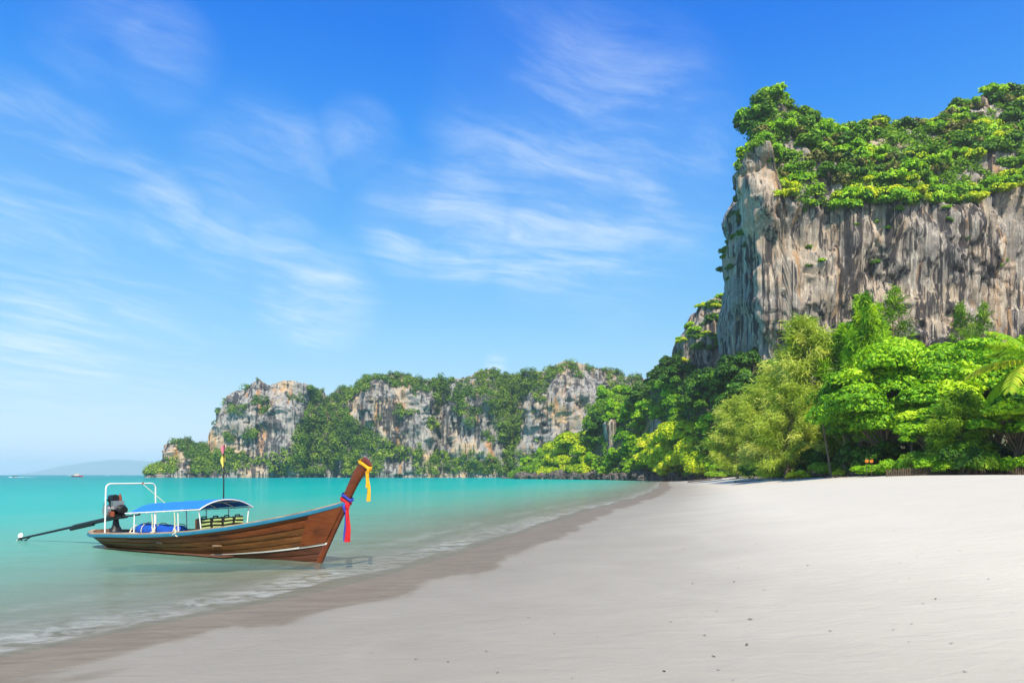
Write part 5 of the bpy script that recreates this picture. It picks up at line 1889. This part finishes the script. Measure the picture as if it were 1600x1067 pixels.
# ------------------------------------------------------------------ small things on the sand edge
FENCE_WOOD = plain('fence_wood', (0.085, 0.06, 0.04), 0.9, var=0.4, scale=6, bump=0.4)
fn = thing('fence', 'low dark picket fence at the foot of the trees near the palm', 'fence', stand(1490, 57.5), 0)
f0 = fn.location.copy()
gq = np.random.default_rng(12)
for i in range(66):
    px = 1386 + i * 3.6
    dp = 63 - 5.0 * (i / 65)
    p = stand(px, dp) - f0
    h_ = 0.62 + 0.14 * gq.random()
    mb = MB()
    mb.box((p.x, p.y, p.z + h_ / 2 - 0.15), (0.11 + 0.05 * gq.random(), 0.035, h_ + 0.3), Matrix.Rotation(0.06 * gq.normal(), 3, 'Y'))
    mb.build('picket', FENCE_WOOD, fn)
for zq in (0.18, 0.48):
    mb = MB()
    a, b = stand(1384, 63.1) - f0, stand(1624, 58.1) - f0
    mb.tube([a + Vector((0, 0.05, zq)), a.lerp(b, 0.5) + Vector((0, 0.05, zq)), b + Vector((0, 0.05, zq))], 0.03, 6)
    mb.build('rail', FENCE_WOOD, fn)
sg = thing('signboard', 'small orange signboard on thin posts in the undergrowth below the broadleaf tree', 'sign', stand(1358, 70), 0)
ORANGE = plain('orange_board', (0.55, 0.17, 0.01), 0.7, var=0.3)
for sx_, rot in ((-0.24, 0.10), (0.24, -0.10)):
    mb = MB()
    mb.box((sx_, 0, 1.62), (0.34, 0.03, 0.30), Matrix.Rotation(rot, 3, 'Y'))
    mb.build('board', ORANGE, sg, False, 0.01)
for sx_ in (-0.24, 0.30):
    mb = MB()
    mb.tube([(sx_, 0.03, -0.3), (sx_, 0.03, 1.8)], 0.025, 7)
    mb.build('post', FENCE_WOOD, sg)

DRIFT = plain('driftwood', (0.13, 0.10, 0.085), 0.95, var=0.45, scale=6, bump=0.6)
for px0, d0, px1, d1, rr_, lab in ((1075, 178, 1128, 172, 0.30, 'long dark driftwood log on the sand below the yellow shrub bank'), (1150, 118, 1192, 112, 0.16, 'thin dark driftwood branch on the sand below the left casuarinas'), (1290, 80, 1322, 78, 0.11, 'short driftwood branch beside the leaning trunks')):
    a, b = stand(px0, d0), stand(px1, d1)
    o = thing('driftwood', lab, 'log', a, 0)
    mb = MB()
    g = np.random.default_rng(px0)
    n_ = 9
    pts = []
    for q in np.linspace(0, 1, n_):
        p = a.lerp(b, q)
        pts.append(p - a + Vector((0, 0.25 * g.normal(), gz_at(p.x, p.y) - p.z + rr_ * 0.6 + 0.03 * g.normal())))
    mb.tube(pts, [rr_ * (1 - 0.55 * q) * (1 + 0.15 * g.normal()) for q in np.linspace(0, 1, n_)], 8)
    mb.build('log', DRIFT, o, True)
    mb = MB()
    mb.tube([pts[4], pts[4] + Vector((1.0 * rr_ * 5, -0.3, rr_ * 3))], [rr_ * 0.4, rr_ * 0.15], 6)
    mb.build('twig', DRIFT, o, True)

# leaf litter blown together along the foot of the trees
g = np.random.default_rng(311)
n = 5200
ly = 52 + 150 * g.random(n) ** 1.6
lx = tree_x(ly) + g.normal(size=n) * 1.3 - 0.9
P = np.stack([lx, ly, ground_z(lx, ly) + 0.015], 1)
V, F = leaf_quads(P, unit(np.array([0, 0, 1.0]) + g.normal(size=(n, 3)) * 0.25), 0.05 + 0.09 * g.random(n), 0.6, g)
o = put('leaf_litter', mesh_np('leaf_litter', V, F, {'tone': np.repeat(g.random(n), 4)}), foliage('litter', [(0, (0.05, 0.035, 0.022)), (0.6, (0.16, 0.11, 0.06)), (1, (0.30, 0.22, 0.12))], 0.1))
o['kind'] = 'stuff'
tag(o, 'brown leaf litter strewn along the foot of the beach trees', 'leaf litter')

# dry leaves and bits of bark washed up on the sand
LITTER = plain('dry_leaf', (0.14, 0.11, 0.08), 0.9, var=0.5, scale=30)
lm = []
for sd in range(4):
    g = np.random.default_rng(200 + sd)
    mb = MB()
    rows = []
    for q in np.linspace(0, 1, 6):
        wq = 0.5 * math.sin(math.pi * (0.08 + 0.88 * q))
        rows.append([Vector((q - 0.5, f * wq, 0.16 * abs(f) + 0.10 * math.sin(q * 4 + sd) + 0.06 * g.normal())) for f in (-1, -0.5, 0, 0.5, 1)])
    mb.grid(rows)
    o = mb.build('dry_leaf', LITTER, None, True, 0, 0.03)
    lm.append(o.data)
    bpy.data.objects.remove(o)
g = np.random.default_rng(77)
spots = [(1068, 858, .10), (1142, 812, .10), (1222, 822, .11), (1182, 850, .10), (1165, 862, .09), (1154, 888, .10), (1147, 909, .12), (1194, 922, .10), (1172, 968, .15), (1167, 1008, .13), (1115, 1026, .10), (1038, 1049, .12), (1101, 993, .10),
         (1262, 884, .10), (1500, 860, .10), (1462, 936, .10), (1508, 1050, .09), (1545, 905, .10), (751, 891, .12), (835, 860, .10), (860, 860, .10), (650, 1030, .08), (700, 1034, .08), (760, 1018, .08), (580, 1020, .06), (1082, 912, .09), (1120, 955, .09), (1048, 972, .09)]
while len(spots) < 76:
    spots.append((g.uniform(760, 1600), 742 + 24 + 300 * g.random() ** 1.3, 0.04 + 0.05 * g.random()))
spx, spy, ssz = (np.array([q[k] for q in spots], float) for k in range(3))
sdp = np.full(len(spots), 8.0)
for _ in range(40):           # walk the sight lines down to the sand
    sdp = 0.5 * sdp + 0.5 * np.minimum(60, (EYE - ground_z((spx - CX) / FPX * sdp, sdp)) * FPX / (spy - HY))
for i, s in enumerate(ssz):
    dp = float(sdp[i])
    x = float((spx[i] - CX) / FPX * dp)
    o = put('dry_leaf', lm[i % 4], None)
    o.location = (x, dp, gz_at(x, dp) + 0.012)
    s *= 0.36
    o.scale = (s * 1.3, s * 0.8, s * 0.4)
    o.rotation_euler = (0.2 * g.normal(), 0.2 * g.normal(), g.random() * 6.28)
    tag(o, 'small dark dry leaf lying on the pale sand', 'leaf', 'dry leaves scattered on the sand')

# ------------------------------------------------------------------ sea air
mb = MB()
mb.box((0, 5800, 127), (30000, 17000, 270))
hz = mb.build('haze', None)
m, t, out = material('haze_air')
vol = t.node('ShaderNodeVolumePrincipled')
vol.inputs['Color'].default_value = (0.88, 0.95, 1.0, 1)
vol.inputs['Density'].default_value = 0.00013
vol.inputs['Anisotropy'].default_value = 0.2
t.l.new(vol.outputs[0], out.inputs['Volume'])
hz.data.materials.append(m)
hz['kind'] = 'stuff'
tag(hz, 'thin pale sea haze over the whole bay', 'haze')
